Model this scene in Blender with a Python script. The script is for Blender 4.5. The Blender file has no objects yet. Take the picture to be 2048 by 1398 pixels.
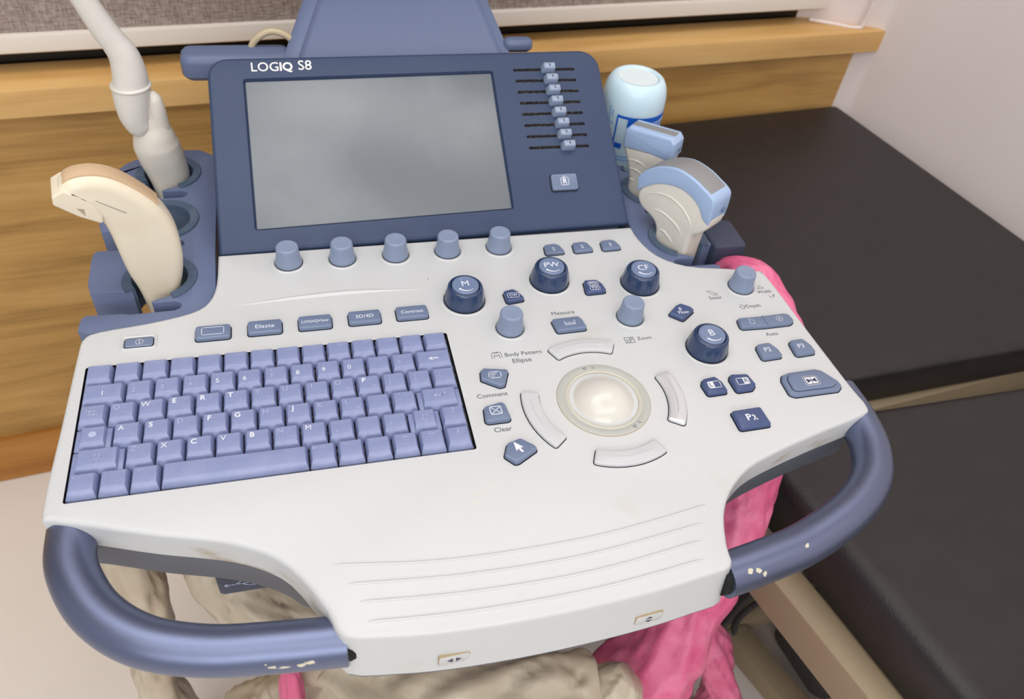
import bpy, bmesh, math, random
from mathutils import Vector, Matrix, noise
random.seed(7)
C = bpy.context.scene.collection
PI = math.pi
H0 = 0.80            # height of the console's top face above the floor, metres

# ------------------------------------------------------------------ camera, world, light, exposure
sc = bpy.context.scene
cd = bpy.data.cameras.new('camera'); cam = bpy.data.objects.new('camera', cd); C.objects.link(cam); sc.camera = cam
cd.sensor_width = 36.0; cd.lens = 1587.9/2048*36; cd.clip_start = .02; cd.clip_end = 50
Rm = Matrix(((0.966773649, 0.100816076, -0.234914517), (-0.236211514, 0.703654005, -0.670130706), (0.097738592, 0.703354221, 0.704088068)))
cam.matrix_world = Matrix.Translation((0.166884-0.283, -0.458678, 0.452888+H0)) @ Rm.to_4x4()
cd.dof.use_dof = True; cd.dof.focus_distance = 0.60; cd.dof.aperture_fstop = 9.0

w = bpy.data.worlds.new('world'); sc.world = w; w.use_nodes = True
w.node_tree.nodes['Background'].inputs[0].default_value = (.97, .98, 1.0, 1)
w.node_tree.nodes['Background'].inputs[1].default_value = 0.48

def area(name, loc, target, sx, sy, power, col=(1, .985, .97)):
    l = bpy.data.lights.new(name, 'AREA'); l.shape = 'RECTANGLE'; l.size = sx; l.size_y = sy; l.energy = power; l.color = col
    o = bpy.data.objects.new(name, l); C.objects.link(o); o.location = loc
    o.rotation_euler = (Vector(target)-Vector(loc)).to_track_quat('-Z', 'Y').to_euler(); return o
area('ceiling_lamp', (-0.65, -0.20, 2.52), (-0.65, -0.20, 0), 1.0, 1.2, 8)
area('ceiling_lamp', (0.2, 0.40, 2.52), (0.2, 0.38, 0), 2.0, .8, 13)
area('ceiling_lamp', (0.0, -1.15, 2.52), (0.0, -0.9, 0), 2.6, .6, 12)
area('front_fill', (-0.6, -2.7, 2.2), (0.1, 0.6, 0.5), 2.8, 1.2, 40)  # added fill light behind the camera, lifts the upright faces and apron

vs = sc.view_settings
vs.view_transform = 'Standard'; vs.look = 'None'; vs.gamma = 1; vs.use_curve_mapping = False; vs.exposure = 0.0

# ------------------------------------------------------------------ materials
def lin(c): return tuple((x/255/12.92 if x/255 <= .04045 else ((x/255+.055)/1.055)**2.4) for x in c)
MATS = {}
def mat(name, col, rough=.5, metal=0, spec=.5, coat=0, grain=None, bump=None, **kw):
    m = bpy.data.materials.new(name); m.use_nodes = True; nt = m.node_tree; b = nt.nodes['Principled BSDF']
    c = lin(col); b.inputs['Base Color'].default_value = (*c, 1); b.inputs['Roughness'].default_value = rough
    b.inputs['Metallic'].default_value = metal; b.inputs['Specular IOR Level'].default_value = spec
    b.inputs['Coat Weight'].default_value = coat; b.inputs['Coat Roughness'].default_value = .12
    for k, v in kw.items(): b.inputs[k.replace('_', ' ')].default_value = v
    tc = nt.nodes.new('ShaderNodeTexCoord')
    if grain:                       # (second colour, scale, lo, hi, stretch)
        c2, scale, lo, hi, st = grain
        mp = nt.nodes.new('ShaderNodeMapping'); mp.inputs['Scale'].default_value = st; nt.links.new(tc.outputs['Object'], mp.inputs[0])
        n = nt.nodes.new('ShaderNodeTexNoise'); n.inputs['Scale'].default_value = scale; n.inputs['Detail'].default_value = 6
        nt.links.new(mp.outputs[0], n.inputs['Vector'])
        r = nt.nodes.new('ShaderNodeMapRange'); r.inputs[1].default_value = lo; r.inputs[2].default_value = hi; nt.links.new(n.outputs[0], r.inputs[0])
        mx = nt.nodes.new('ShaderNodeMix'); mx.data_type = 'RGBA'; nt.links.new(r.outputs[0], mx.inputs['Factor'])
        mx.inputs[6].default_value = (*c, 1); mx.inputs[7].default_value = (*lin(c2), 1); nt.links.new(mx.outputs[2], b.inputs['Base Color'])
    if bump:                        # (scale, strength)
        n2 = nt.nodes.new('ShaderNodeTexNoise'); n2.inputs['Scale'].default_value = bump[0]; n2.inputs['Detail'].default_value = 4
        nt.links.new(tc.outputs['Object'], n2.inputs['Vector'])
        bp = nt.nodes.new('ShaderNodeBump'); bp.inputs['Strength'].default_value = bump[1]; bp.inputs['Distance'].default_value = .002
        nt.links.new(n2.outputs[0], bp.inputs['Height']); nt.links.new(bp.outputs[0], b.inputs['Normal'])
    MATS[name] = m; return m
one = (1, 1, 1)
WHITE = mat('white_plastic', (202, 205, 207), .32, grain=((196, 196, 192), 14, .62, .8, one))
STAIN = mat('grime', (176, 158, 128), .7)
SHELL = mat('grey_shell', (92, 98, 112), .5)
BEZEL = mat('slate_plastic', (52, 67, 98), .42, spec=.35, bump=(1800, .12), grain=((58, 74, 103), 9, .4, .75, one))
PLATE = mat('slate_plate', (98, 111, 144), .45, bump=(1500, .1))
DARK = mat('dark_slate', (52, 60, 82), .5)
BLACK = mat('black_gap', (12, 13, 17), .8)
GASKET = mat('gasket_rubber', (70, 88, 112), .6, grain=((88, 104, 124), 60, .5, .7, one))
GAP = mat('dusty_key_bed', (60, 58, 66), .9, grain=((140, 128, 118), 500, .5, .62, one))
KEY = mat('key_plastic', (132, 143, 184), .3, grain=((142, 151, 190), 90, .4, .7, one))
BTN = mat('button_grey', (108, 123, 152), .3)
BTND = mat('button_navy', (66, 82, 124), .26)
DIAL = mat('dial_navy', (42, 62, 98), .2, coat=.3)
CAP = mat('dial_cap', (114, 131, 164), .22)
SLIDER = mat('slider_grey', (156, 172, 196), .3)
KNOB = mat('knob_grey', (132, 147, 174), .34)
ARC = mat('grey_rocker', (198, 200, 204), .35)
CHROME = mat('worn_rocker', (214, 216, 220), .18, metal=.35)
RING = mat('ring_plastic', (180, 183, 178), .38)
RINGI = mat('ring_inner', (196, 194, 182), .3)
BALL = mat('trackball_plastic', (214, 212, 205), .2, coat=.2)
HANDLE = mat('metallic_blue_grey', (112, 121, 150), .32, metal=.78, bump=(2600, .1))
CHIP = mat('chipped_paint', (206, 200, 180), .8)
SCREEN = mat('screen_glass', (108, 115, 122), .3, spec=.7, grain=((128, 135, 141), 9, .5, .8, one))
INKW = mat('white_print', (226, 230, 240), .5)
INKF = mat('faded_print', (172, 182, 214), .5)
INKV = mat('very_faded_print', (164, 173, 208), .5)
INKK = mat('dark_print', (62, 68, 84), .5)
INKN = mat('navy_print', (40, 48, 78), .5)
SILVER = mat('silver_letters', (225, 222, 214), .3, metal=.3)
PROBEW = mat('probe_white', (226, 222, 212), .36)
PROBEC = mat('probe_cream', (232, 222, 200), .36, grain=((222, 208, 182), 22, .5, .75, one))
TAN = mat('tan_lens', (206, 178, 144), .45)
PBLUE = mat('probe_blue', (164, 188, 224), .34)
LENS = mat('grey_lens', (140, 140, 142), .5)
TUBEW = mat('sheath_white', (222, 220, 214), .35)
BOTTLE = mat('bottle_plastic', (204, 230, 244), .22, Subsurface_Weight=.35, Subsurface_Radius=(.02, .03, .04), Subsurface_Scale=.5)
GEL = mat('bottle_base', (226, 238, 242), .3)
LBLUE = mat('label_blue', (20, 96, 206), .45)
LPALE = mat('label_pale', (110, 170, 226), .45)
BED = mat('black_vinyl', (33, 29, 31), .46, bump=(420, .22), grain=((39, 34, 36), 30, .4, .7, one))
FRAME = mat('beige_metal', (158, 142, 116), .5)
TAUPE = mat('taupe_film', (200, 186, 164), .34, bump=(55, .5), grain=((214, 202, 182), 28, .4, .7, one), Transmission_Weight=.15)
PINK = mat('pink_film', (216, 98, 140), .42, grain=((232, 130, 166), 34, .45, .7, one), bump=(70, .5))
CABLE = mat('cable_grey', (70, 66, 66), .6)
CABLEW = mat('cable_beige', (196, 180, 150), .5)
FLOOR = mat('floor_vinyl', (236, 230, 223), .42, grain=((230, 223, 215), 3, .4, .7, one))
WALLM = mat('painted_wall', (236, 226, 224), .75, grain=((229, 217, 214), 2.2, .4, .7, one))
CEIL = mat('ceiling_paint', (236, 234, 230), .9)
RAIL = mat('blind_rail', (226, 218, 208), .5)
GLASSD = mat('dark_glass', (14, 15, 16), .15)

def wood(name, c1, c2, c3, rough, scale):
    m = bpy.data.materials.new(name); m.use_nodes = True; nt = m.node_tree; b = nt.nodes['Principled BSDF']; b.inputs['Roughness'].default_value = rough
    tc = nt.nodes.new('ShaderNodeTexCoord'); mp = nt.nodes.new('ShaderNodeMapping'); mp.inputs['Scale'].default_value = (1.2, 6, 9)
    nt.links.new(tc.outputs['Object'], mp.inputs[0])
    n = nt.nodes.new('ShaderNodeTexNoise'); n.inputs['Scale'].default_value = scale; n.inputs['Detail'].default_value = 8; n.inputs['Distortion'].default_value = .9
    nt.links.new(mp.outputs[0], n.inputs['Vector'])
    mp2 = nt.nodes.new('ShaderNodeMapping'); mp2.inputs['Scale'].default_value = (3, 40, 90); nt.links.new(tc.outputs['Object'], mp2.inputs[0])
    n2 = nt.nodes.new('ShaderNodeTexNoise'); n2.inputs['Scale'].default_value = scale; n2.inputs['Detail'].default_value = 4; nt.links.new(mp2.outputs[0], n2.inputs['Vector'])
    ad = nt.nodes.new('ShaderNodeMath'); ad.operation = 'MULTIPLY_ADD'; ad.inputs[1].default_value = .35; nt.links.new(n2.outputs[0], ad.inputs[0]); nt.links.new(n.outputs[0], ad.inputs[2])
    r = nt.nodes.new('ShaderNodeValToRGB'); e = r.color_ramp.elements
    e[0].position = .47; e[0].color = (*lin(c1), 1); e[1].position = .92; e[1].color = (*lin(c3), 1)
    k = e.new(.68); k.color = (*lin(c2), 1)
    nt.links.new(ad.outputs[0], r.inputs[0]); nt.links.new(r.outputs[0], b.inputs['Base Color']); return m
WOODP = wood('oak_laminate', (146, 108, 52), (182, 140, 76), (200, 160, 96), .5, 2.0)
WOODL = wood('pine_ledge', (196, 150, 88), (214, 172, 108), (224, 186, 128), .42, 1.4)
WOODB = wood('orange_baseboard', (156, 100, 34), (176, 118, 48), (190, 134, 64), .42, 1.6)

def fabric():
    m = bpy.data.materials.new('woven_fabric'); m.use_nodes = True; nt = m.node_tree; b = nt.nodes['Principled BSDF']; b.inputs['Roughness'].default_value = .9
    tc = nt.nodes.new('ShaderNodeTexCoord'); fac = []
    for st in ((60, 60, 420), (420, 60, 60)):
        mp = nt.nodes.new('ShaderNodeMapping'); mp.inputs['Scale'].default_value = st; nt.links.new(tc.outputs['Object'], mp.inputs[0])
        n = nt.nodes.new('ShaderNodeTexNoise'); n.inputs['Scale'].default_value = 1.6; n.inputs['Detail'].default_value = 3; nt.links.new(mp.outputs[0], n.inputs['Vector']); fac.append(n)
    ad = nt.nodes.new('ShaderNodeMath'); ad.operation = 'ADD'; nt.links.new(fac[0].outputs[0], ad.inputs[0]); nt.links.new(fac[1].outputs[0], ad.inputs[1])
    r = nt.nodes.new('ShaderNodeValToRGB'); e = r.color_ramp.elements
    e[0].position = .38; e[0].color = (*lin((130, 114, 106)), 1); e[1].position = .62; e[1].color = (*lin((178, 164, 156)), 1)
    ml = nt.nodes.new('ShaderNodeMath'); ml.operation = 'MULTIPLY'; ml.inputs[1].default_value = .5
    nt.links.new(ad.outputs[0], ml.inputs[0]); nt.links.new(ml.outputs[0], r.inputs[0]); nt.links.new(r.outputs[0], b.inputs['Base Color']); return m
FABRIC = fabric()

# ------------------------------------------------------------------ helpers (all shapes in millimetres, panel frame: x right, y back, z up from the console's top)
def W(p): return Vector((p[0]/1000, p[1]/1000, H0+p[2]/1000))
class MB:
    def __init__(s): s.v = []; s.f = []; s.m = []
    def ring(s, pts): i = len(s.v); s.v += [tuple(p) for p in pts]; return list(range(i, i+len(pts)))
    def skin(s, a, b, mi=0, closed=True):
        n = len(a)
        for i in range(n if closed else n-1):
            j = (i+1) % n; s.f.append((a[i], a[j], b[j], b[i])); s.m.append(mi)
    def cap(s, a, flip=False, mi=0): s.f.append(tuple(reversed(a)) if flip else tuple(a)); s.m.append(mi)
    def loft(s, rings, mi=0, caps=(True, True)):
        ids = [s.ring(r) for r in rings]
        for a, b in zip(ids, ids[1:]): s.skin(a, b, mi)
        if caps[0]: s.cap(ids[0], True, mi)
        if caps[1]: s.cap(ids[-1], False, mi)
        return ids
    def mesh(s, name, mats, smooth=40, local=None):
        me = bpy.data.meshes.new(name)
        vs = [tuple(x/1000 for x in p) for p in s.v]
        me.from_pydata(vs, [], s.f)
        for m in mats: me.materials.append(m)
        me.polygons.foreach_set('material_index', s.m)
        bm = bmesh.new(); bm.from_mesh(me); bmesh.ops.remove_doubles(bm, verts=bm.verts, dist=1e-6)
        bmesh.ops.recalc_face_normals(bm, faces=bm.faces)
        ca = math.cos(math.radians(smooth))
        for e in bm.edges:
            if len(e.link_faces) == 2 and e.link_faces[0].normal.dot(e.link_faces[1].normal) < ca: e.smooth = False
        for f in bm.faces: f.smooth = True
        bm.to_mesh(me); bm.free(); return me
def put(name, me, parent=None, loc=None, rot=None, basis=None):
    o = bpy.data.objects.new(name, me); C.objects.link(o)
    M = basis.copy() if basis else Matrix.Translation((0, 0, H0))
    if loc is not None: M = M @ Matrix.Translation(Vector(loc)/1000)
    if rot: M = M @ Matrix.Rotation(rot, 4, 'Z')
    if parent is not None:
        o.parent = parent; M = parent.matrix_world_cache.inverted() @ M if False else PW[parent.name].inverted() @ M; PW[o.name] = PW[parent.name] @ M
    else: PW[o.name] = M
    o.matrix_local = M; return o
PW = {}
def obj(name, mb, mats, parent=None, smooth=40, basis=None, loc=None, rot=None):
    if not isinstance(mats, (list, tuple)): mats = [mats]
    return put(name, mb.mesh(name, mats, smooth), parent, loc, rot, basis)
def empty(name, loc_m, label, cat, group=None):
    o = bpy.data.objects.new(name, None); C.objects.link(o); o.location = loc_m; o.empty_display_size = .05
    PW[o.name] = Matrix.Translation(loc_m); tag(o, label, cat, group); return o
def tag(o, label, cat, group=None):
    o['label'] = label; o['category'] = cat
    if group: o['group'] = group
    return o
def structure(o): o['kind'] = 'structure'; return o

def area2(p): return sum(p[i][0]*p[(i+1) % len(p)][1]-p[(i+1) % len(p)][0]*p[i][1] for i in range(len(p)))/2
def ccw(p): return list(p) if area2(p) > 0 else list(reversed(p))
def roundp(pts, r, n=4):
    pts = ccw(pts); out = []; N = len(pts)
    for i in range(N):
        p0, p, p1 = Vector(pts[i-1]), Vector(pts[i]), Vector(pts[(i+1) % N])
        ri = r[i] if isinstance(r, (list, tuple)) else r
        a = (p0-p); b = (p1-p); la, lb = a.length, b.length; a.normalize(); b.normalize()
        ang = a.angle(b) if la and lb else PI
        if ang > PI-.02 or ri <= 0: out.append(tuple(p)); continue
        t = min(ri/math.tan(ang/2), la*.48, lb*.48); rr = t*math.tan(ang/2)
        c = p+(a+b).normalized()*(rr/math.sin(ang/2)); s = p+a*t-c; e = p+b*t-c
        a0 = math.atan2(s.y, s.x); d = math.atan2(e.y, e.x)-a0
        while d > PI: d -= 2*PI
        while d < -PI: d += 2*PI
        out += [(c.x+rr*math.cos(a0+d*k/n), c.y+rr*math.sin(a0+d*k/n)) for k in range(n+1)]
    return out
def inset(pts, d):
    if d == 0: return list(pts)
    out = []; N = len(pts)
    for i in range(N):
        p0, p, p1 = Vector(pts[i-1]), Vector(pts[i]), Vector(pts[(i+1) % N])
        e0 = (p-p0); e1 = (p1-p)
        if e0.length < 1e-9: e0 = e1
        if e1.length < 1e-9: e1 = e0
        e0.normalize(); e1.normalize(); n0 = Vector((-e0.y, e0.x)); n1 = Vector((-e1.y, e1.x)); m = n0+n1
        if m.length < 1e-6: out.append(tuple(p+n0*d)); continue
        m.normalize(); k = d/max(.5, m.dot(n0)); out.append(tuple(p+m*k))
    return out
def fillet(h0, h1, r, n=3, bottom=0):
    """profile of (inset, z) from the foot h0 up to h1 with a rounded top edge of radius r"""
    p = [(0, h0)] if not bottom else [(bottom, h0), (0, h0+bottom)]
    return p+[(r-r*math.cos(PI/2*k/n), h1-r+r*math.sin(PI/2*k/n)) for k in range(n+1)]
def prism(mb, pts, prof, mi=0, xf=None, caps=(True, True)):
    rings = []
    for d, z in prof:
        r = [(x, y, z) for x, y in inset(pts, d)]
        rings.append([xf(p) for p in r] if xf else r)
    return mb.loft(rings, mi, caps)
def rect(cx, cy, sx, sy): return [(cx-sx/2, cy-sy/2), (cx+sx/2, cy-sy/2), (cx+sx/2, cy+sy/2), (cx-sx/2, cy+sy/2)]
def circ(cx, cy, r, n=40): return [(cx+r*math.cos(2*PI*k/n), cy+r*math.sin(2*PI*k/n)) for k in range(n)]
def lathe(mb, prof, n=40, c=(0, 0), mi=0, caps=(True, True)):
    return mb.loft([[(x, y, z) for x, y in circ(c[0], c[1], r, n)] for r, z in prof], mi, caps)
def smooth_path(pts, n=8):
    P = [Vector(p) for p in pts]; out = []
    for i in range(len(P)-1):
        a = P[max(i-1, 0)]; b = P[i]; c = P[i+1]; d = P[min(i+2, len(P)-1)]
        for k in range(n):
            t = k/n; out.append(.5*((2*b)+(c-a)*t+(2*a-5*b+4*c-d)*t*t+(3*b-a-3*c+d)*t**3))
    out.append(P[-1]); return out
def tube(mb, pts, rad, n=20, mi=0, squash=None, fold=None, caps=(True, True)):
    """sweep; rad number or list along pts; fold(i, k) gives a radius factor"""
    P = [Vector(p) for p in pts]; rings = []; up = Vector((0, 0, 1)); T0 = None; N0 = None
    for i, p in enumerate(P):
        t = (P[min(i+1, len(P)-1)]-P[max(i-1, 0)]).normalized()
        if N0 is None:
            N0 = t.cross(Vector((1, 0, 0)) if abs(t.x) < .8 else Vector((0, 1, 0))).normalized()
        N0 = (N0-t*N0.dot(t)).normalized(); B = t.cross(N0)
        r = rad[i*(len(rad)-1)//max(1, len(P)-1)] if isinstance(rad, (list, tuple)) and len(rad) != len(P) else (rad[i] if isinstance(rad, (list, tuple)) else rad)
        rings.append([tuple(p+(N0*math.cos(2*PI*k/n)*(squash or 1)+B*math.sin(2*PI*k/n))*r*(fold(i, k) if fold else 1)) for k in range(n)])
    return mb.loft(rings, mi, caps)
def lerp_list(vals, m):
    out = []
    for i in range(m):
        t = i/(m-1)*(len(vals)-1); k = min(int(t), len(vals)-2); out.append(vals[k]+(vals[k+1]-vals[k])*(t-k))
    return out
def box(mb, x0, x1, y0, y1, z0, z1, r=1.5, xf=None, mi=0, n=2):
    prism(mb, roundp(rect((x0+x1)/2, (y0+y1)/2, x1-x0, y1-y0), r, 2), fillet(z0, z1, r*.8, n, bottom=r*.6), mi, xf)

TXT = {}
def text_mesh(s, size, bold=False):
    key = (s, size, bold)
    if key in TXT: return TXT[key]
    cu = bpy.data.curves.new('lettering', 'FONT'); cu.body = s; cu.size = size/1000/.70; cu.align_x = 'CENTER'; cu.align_y = 'CENTER'
    cu.extrude = .00006; cu.resolution_u = 3; cu.space_line = .8
    cu.offset = .00010*size/3 if bold and not set(s) & set('MWNVXKA') else 0
    o = bpy.data.objects.new('lettering', cu); me = bpy.data.meshes.new_from_object(o); me.name = 'lettering'
    bpy.data.objects.remove(o); TXT[key] = me; return me
def text(name, s, size, x, y, z, m, parent, rot=0, basis=None, bold=False, width=None):
    key = (s, size, bold, m.name, width)
    if key not in TXT:
        me = text_mesh(s, size*1.3, bold).copy(); me.materials.clear(); me.materials.append(m)
        if width:
            xs = [v.co.x for v in me.vertices]; k = width/1000/(max(xs)-min(xs))
            for v in me.vertices: v.co.x *= k; v.co.y *= min(k, 1.25)
        TXT[key] = me
    return put(name, TXT[key], parent, (x, y, z), rot, basis)
def stroke(mb, pts, wd, z, h=.12, closed=False, mi=0):
    P = [Vector(p) for p in pts]
    if closed: P = P+[P[0]]
    for a, b in zip(P, P[1:]):
        d = (b-a)
        if d.length < 1e-6: continue
        d.normalize(); n = Vector((-d.y, d.x))*wd/2; a2 = a-d*wd*.35; b2 = b+d*wd*.35
        q = [a2-n, b2-n, b2+n, a2+n]; mb.loft([[(p.x, p.y, z) for p in q], [(p.x, p.y, z+h) for p in q]], mi)
def fill(mb, pts, z, h=.12, mi=0):
    pts = ccw(pts); mb.loft([[(x, y, z) for x, y in pts], [(x, y, z+h) for x, y in pts]], mi)

# ------------------------------------------------------------------ the room (room frame turned 6.3 degrees from the console)
TH = math.radians(6.3); RC, RS = math.cos(TH), math.sin(TH)
def rm(p): return (p[0]*RC-p[1]*RS, p[0]*RS+p[1]*RC, p[2])
ROOM = Matrix.Translation((0, 0, H0)) @ Matrix.Rotation(TH, 4, 'Z')
FZ = -800
def sbox(name, x0, x1, y0, y1, z0, z1, m, r=2):
    mb = MB(); box(mb, x0, x1, y0, y1, z0, z1, r); return structure(obj(name, mb, m, basis=ROOM))
mb = MB(); mb.cap(mb.ring([(-3200, -3400, FZ), (2200, -3400, FZ), (2200, 1200, FZ), (-3200, 1200, FZ)])); structure(obj('floor', mb, FLOOR, basis=ROOM))
mb = MB(); mb.cap(mb.ring([(-3200, -3400, 1760), (2200, -3400, 1760), (2200, 1200, 1760), (-3200, 1200, 1760)]), True); structure(obj('ceiling', mb, CEIL, basis=ROOM))
sbox('wall_back', -3200, 975, 623, 660, FZ, -103, WOODP, 1)
sbox('baseboard_back', -3200, 975, 612, 624, FZ, -697, WOODB, 3)
sbox('trim_1', -3200, 985, 601, 676, -104, -66, WOODL, 3)          # the pine window ledge
mb = MB(); wl = [(826, 678), (958, 612), (966, 600), (1026, -25), (1100, -700), (1180, -1400), (1400, -3400)]
a = mb.ring([(x, y, FZ) for x, y in wl]); b = mb.ring([(x, y, 1760) for x, y in wl]); mb.skin(a, b, closed=False)
b2 = mb.ring([(x+60, y+30, 1760) for x, y in wl]); a2 = mb.ring([(x+60, y+30, FZ) for x, y in wl]); mb.skin(b, b2, closed=False); mb.skin(b2, a2, closed=False)
structure(obj('wall_right', mb, WALLM, basis=ROOM, smooth=50))
mb = MB(); tube(mb, smooth_path([(838, 655, -62), (880, 634, -64), (912, 617, -64), (921, 613, -50), (922, 612, 60), (922, 612, 500)], 6), 3.2, 10)
structure(obj('trim_2', mb, WALLM, basis=ROOM))                     # thin painted conduit on the window reveal
mb = MB(); box(mb, -3200, 870, 677, 690, -110, 1700, 1); g = structure(obj('window_1', mb, GLASSD, basis=ROOM))

bl = empty('window_blind', W(rm((-300, 655, -30))), 'grey woven window blind with a white bottom rail above the pine ledge', 'blind')
mb = MB(); box(mb, -1500, 858, 642, 664, -40, -17, 3); obj('bottom_rail', mb, RAIL, bl, basis=ROOM)
mb = MB(); box(mb, -1500, 850, 650, 656, -18, 1500, 1); obj('fabric_panel', mb, FABRIC, bl, basis=ROOM)

# ------------------------------------------------------------------ examination bed
bed = empty('examination_bed', Vector(rm((640, -250, 0)))/1000, 'black vinyl examination bed on a beige metal frame against the right wall', 'bed')
def cushion(name, pts, z0, z1, r):
    mb = MB(); prism(mb, roundp(pts, r*1.2, 4), [(4, z0), (0, z0+4)]+[(r-r*math.cos(PI/2*k/5), z1-r*.75+r*.75*math.sin(PI/2*k/5)) for k in range(6)])
    return obj(name, mb, BED, bed, basis=ROOM, smooth=60)
cushion('head_cushion', [(225, 596), (921, 600), (978, -24), (763, -12), (503, 2), (225, 16)], -256, -199, 12)
cushion('body_cushion', [(318, -24), (491, -41), (711, -62), (985, -88), (1090, -1150), (450, -1150), (352, -330)], -272, -199, 22)
def bar(name, x0, x1, y0, y1, z0, z1, m=FRAME, r=4, skew=None):
    mb = MB(); box(mb, x0, x1, y0, y1, z0, z1, r, xf=skew); return obj(name, mb, m, bed, basis=ROOM)
sk = lambda p: (p[0]-(p[1]+175)*.148, p[1], p[2])
bar('side_rail', 301, 338, -1120, -60, -326, -273, skew=sk)
bar('side_rail', 935, 972, -1120, 20, -326, -273, skew=sk)
bar('cross_bar', 290, 960, -12, 24, -310, -257)
bar('cross_bar', 260, 900, 520, 556, -310, -257)
bar('side_rail', 262, 298, 24, 540, -310, -257)
bar('side_rail', 880, 916, 24, 540, -310, -257)
for x, y in ((315, 470), (860, 470), (860, -60), (520, -940), (1000, -940)):
    bar('leg', x-20, x+20, y-20, y+20, FZ, -300)
bar('base_rail', 450, 490, -920, -62, -742, -700, skew=lambda p: (p[0]-(p[1]+70)*.24, p[1], p[2]))
bar('base_rail', 450, 900, -62, -24, -742, -700)
mb = MB(); prism(mb, roundp([(566, -190), (700, -190), (700, -60), (560, -60)], 26, 5), fillet(-770, -640, 14, 3)); obj('lift_motor', mb, CABLE, bed, basis=ROOM)
for z, dy, sx in ((-640, 0, 0), (-662, 10, 12), (-690, -6, 26)):
    mb = MB(); tube(mb, smooth_path([(395+sx, -85+dy, z-60), (430+sx, -70+dy, z-18), (480, -48+dy, z), (540, -38+dy, z+12), (640, -60, z+8)], 6), 5, 8); obj('cable', mb, CABLE, bed, basis=ROOM)
mb = MB(); tube(mb, [(355, -160, -790), (342, -60, -520)], 6, 10); obj('stay_rod', mb, FRAME, bed, basis=ROOM)

# ------------------------------------------------------------------ ultrasound machine
US = empty('ultrasound_machine', Vector((0, .02, 0)), 'white and slate ultrasound scanner console with keyboard, trackball and tilted touch screen', 'scanner')
# console outline, measured on the top face
outline = [(-193, 122), (-194, 84), (-200, 62), (-213, 51), (-243, 43.5), (-280, 38), (-290, 31), (-292, 15), (-294, -55), (-296, -124), (-289, -133), (-266, -141), (-230, -154),
           (-200, -163), (-176, -172), (-154, -186), (-138, -206), (-127, -226), (-119, -243), (-90, -249), (-57, -252.5), (-15, -254), (30, -253.5), (75, -251), (110, -247), (132, -243),
           (136, -228), (144, -206), (157, -188), (180, -171), (211, -160), (256, -148), (298, -138), (306, -130), (304, -107), (301, -40), (298, 34), (291, 43), (262, 50), (226, 58), (203, 76), (194, 102), (193, 122)]
out2 = [tuple(p)[:2] for p in smooth_path([(x, y, 0) for x, y in outline], 3)][:-1]
out2 = ccw(out2+[(193, 121.9)])
REC = roundp(rect(-149, -61.6, 270, 120.6), 1.5, 2)
def zb(y):
    t = min(1, max(0, (-188-y)/50)); return -25-15*t*t*(3-2*t)
def bulge(x, y):
    return 0
bm_prof = [(3.6, 0), (2.3, -.3), (1.1, -1.0), (.35, -2.2), (0, -4)]
mb = MB(); rings = []
for d, z in bm_prof: rings.append([(x, y, z) for x, y in inset(out2, d)])
low = []; low2 = []
for (x, y) in out2:
    low.append((x, y, zb(y)+1.5)); low2.append((x*.994, y*.994+.5, zb(y)))
# the front apron leans out a little towards the user
low = [(x, y-(6 if y < -238 else 0), z) for x, y, z in low]; low2 = [(x, y-(5 if y < -238 else 0), z) for x, y, z in low2]
rings += [low, low2]
ids = mb.loft(rings, 0, caps=(False, False))
def console_white():
    m = WHITE.copy(); m.name = 'white_console'; nt = m.node_tree; b = nt.nodes['Principled BSDF']
    src = b.inputs['Base Color'].links[0].from_socket; tc = nt.nodes.new('ShaderNodeTexCoord')
    mp = nt.nodes.new('ShaderNodeMapping'); mp.inputs['Scale'].default_value = (22, 22, 60); nt.links.new(tc.outputs['Object'], mp.inputs[0])
    n = nt.nodes.new('ShaderNodeTexNoise'); n.inputs['Scale'].default_value = 1; n.inputs['Detail'].default_value = 7; nt.links.new(mp.outputs[0], n.inputs['Vector'])
    r = nt.nodes.new('ShaderNodeMapRange'); r.inputs[1].default_value = .58; r.inputs[2].default_value = .76; nt.links.new(n.outputs[0], r.inputs[0])
    sx = nt.nodes.new('ShaderNodeSeparateXYZ'); nt.links.new(tc.outputs['Object'], sx.inputs[0])
    z = nt.nodes.new('ShaderNodeMapRange'); z.inputs[1].default_value = -.006; z.inputs[2].default_value = -.016; nt.links.new(sx.outputs[2], z.inputs[0])
    y = nt.nodes.new('ShaderNodeMapRange'); y.inputs[1].default_value = -.225; y.inputs[2].default_value = -.19; nt.links.new(sx.outputs[1], y.inputs[0])
    p = nt.nodes.new('ShaderNodeMath'); p.operation = 'MULTIPLY'; nt.links.new(r.outputs[0], p.inputs[0]); nt.links.new(z.outputs[0], p.inputs[1])
    q = nt.nodes.new('ShaderNodeMath'); q.operation = 'MULTIPLY'; nt.links.new(p.outputs[0], q.inputs[0]); nt.links.new(y.outputs[0], q.inputs[1])
    mx = nt.nodes.new('ShaderNodeMix'); mx.data_type = 'RGBA'; nt.links.new(q.outputs[0], mx.inputs['Factor']); nt.links.new(src, mx.inputs[6]); mx.inputs[7].default_value = (*lin((150, 124, 84)), 1)
    nt.links.new(mx.outputs[2], b.inputs['Base Color']); return m
me = mb.mesh('console_top', [console_white(), BLACK, GAP], 40)
bm = bmesh.new(); bm.from_mesh(me)
top_e = [e for e in bm.edges if len(e.link_faces) == 1 and abs(e.verts[0].co.z) < 1e-6 and abs(e.verts[1].co.z) < 1e-6]
hv = [bm.verts.new((x/1000, y/1000, 0)) for x, y in REC]; he = [bm.edges.new((hv[i], hv[(i+1) % len(hv)])) for i in range(len(hv))]
r_ = bmesh.ops.triangle_fill(bm, edges=top_e+he, use_beauty=True, use_dissolve=False, normal=(0, 0, 1))
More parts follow.
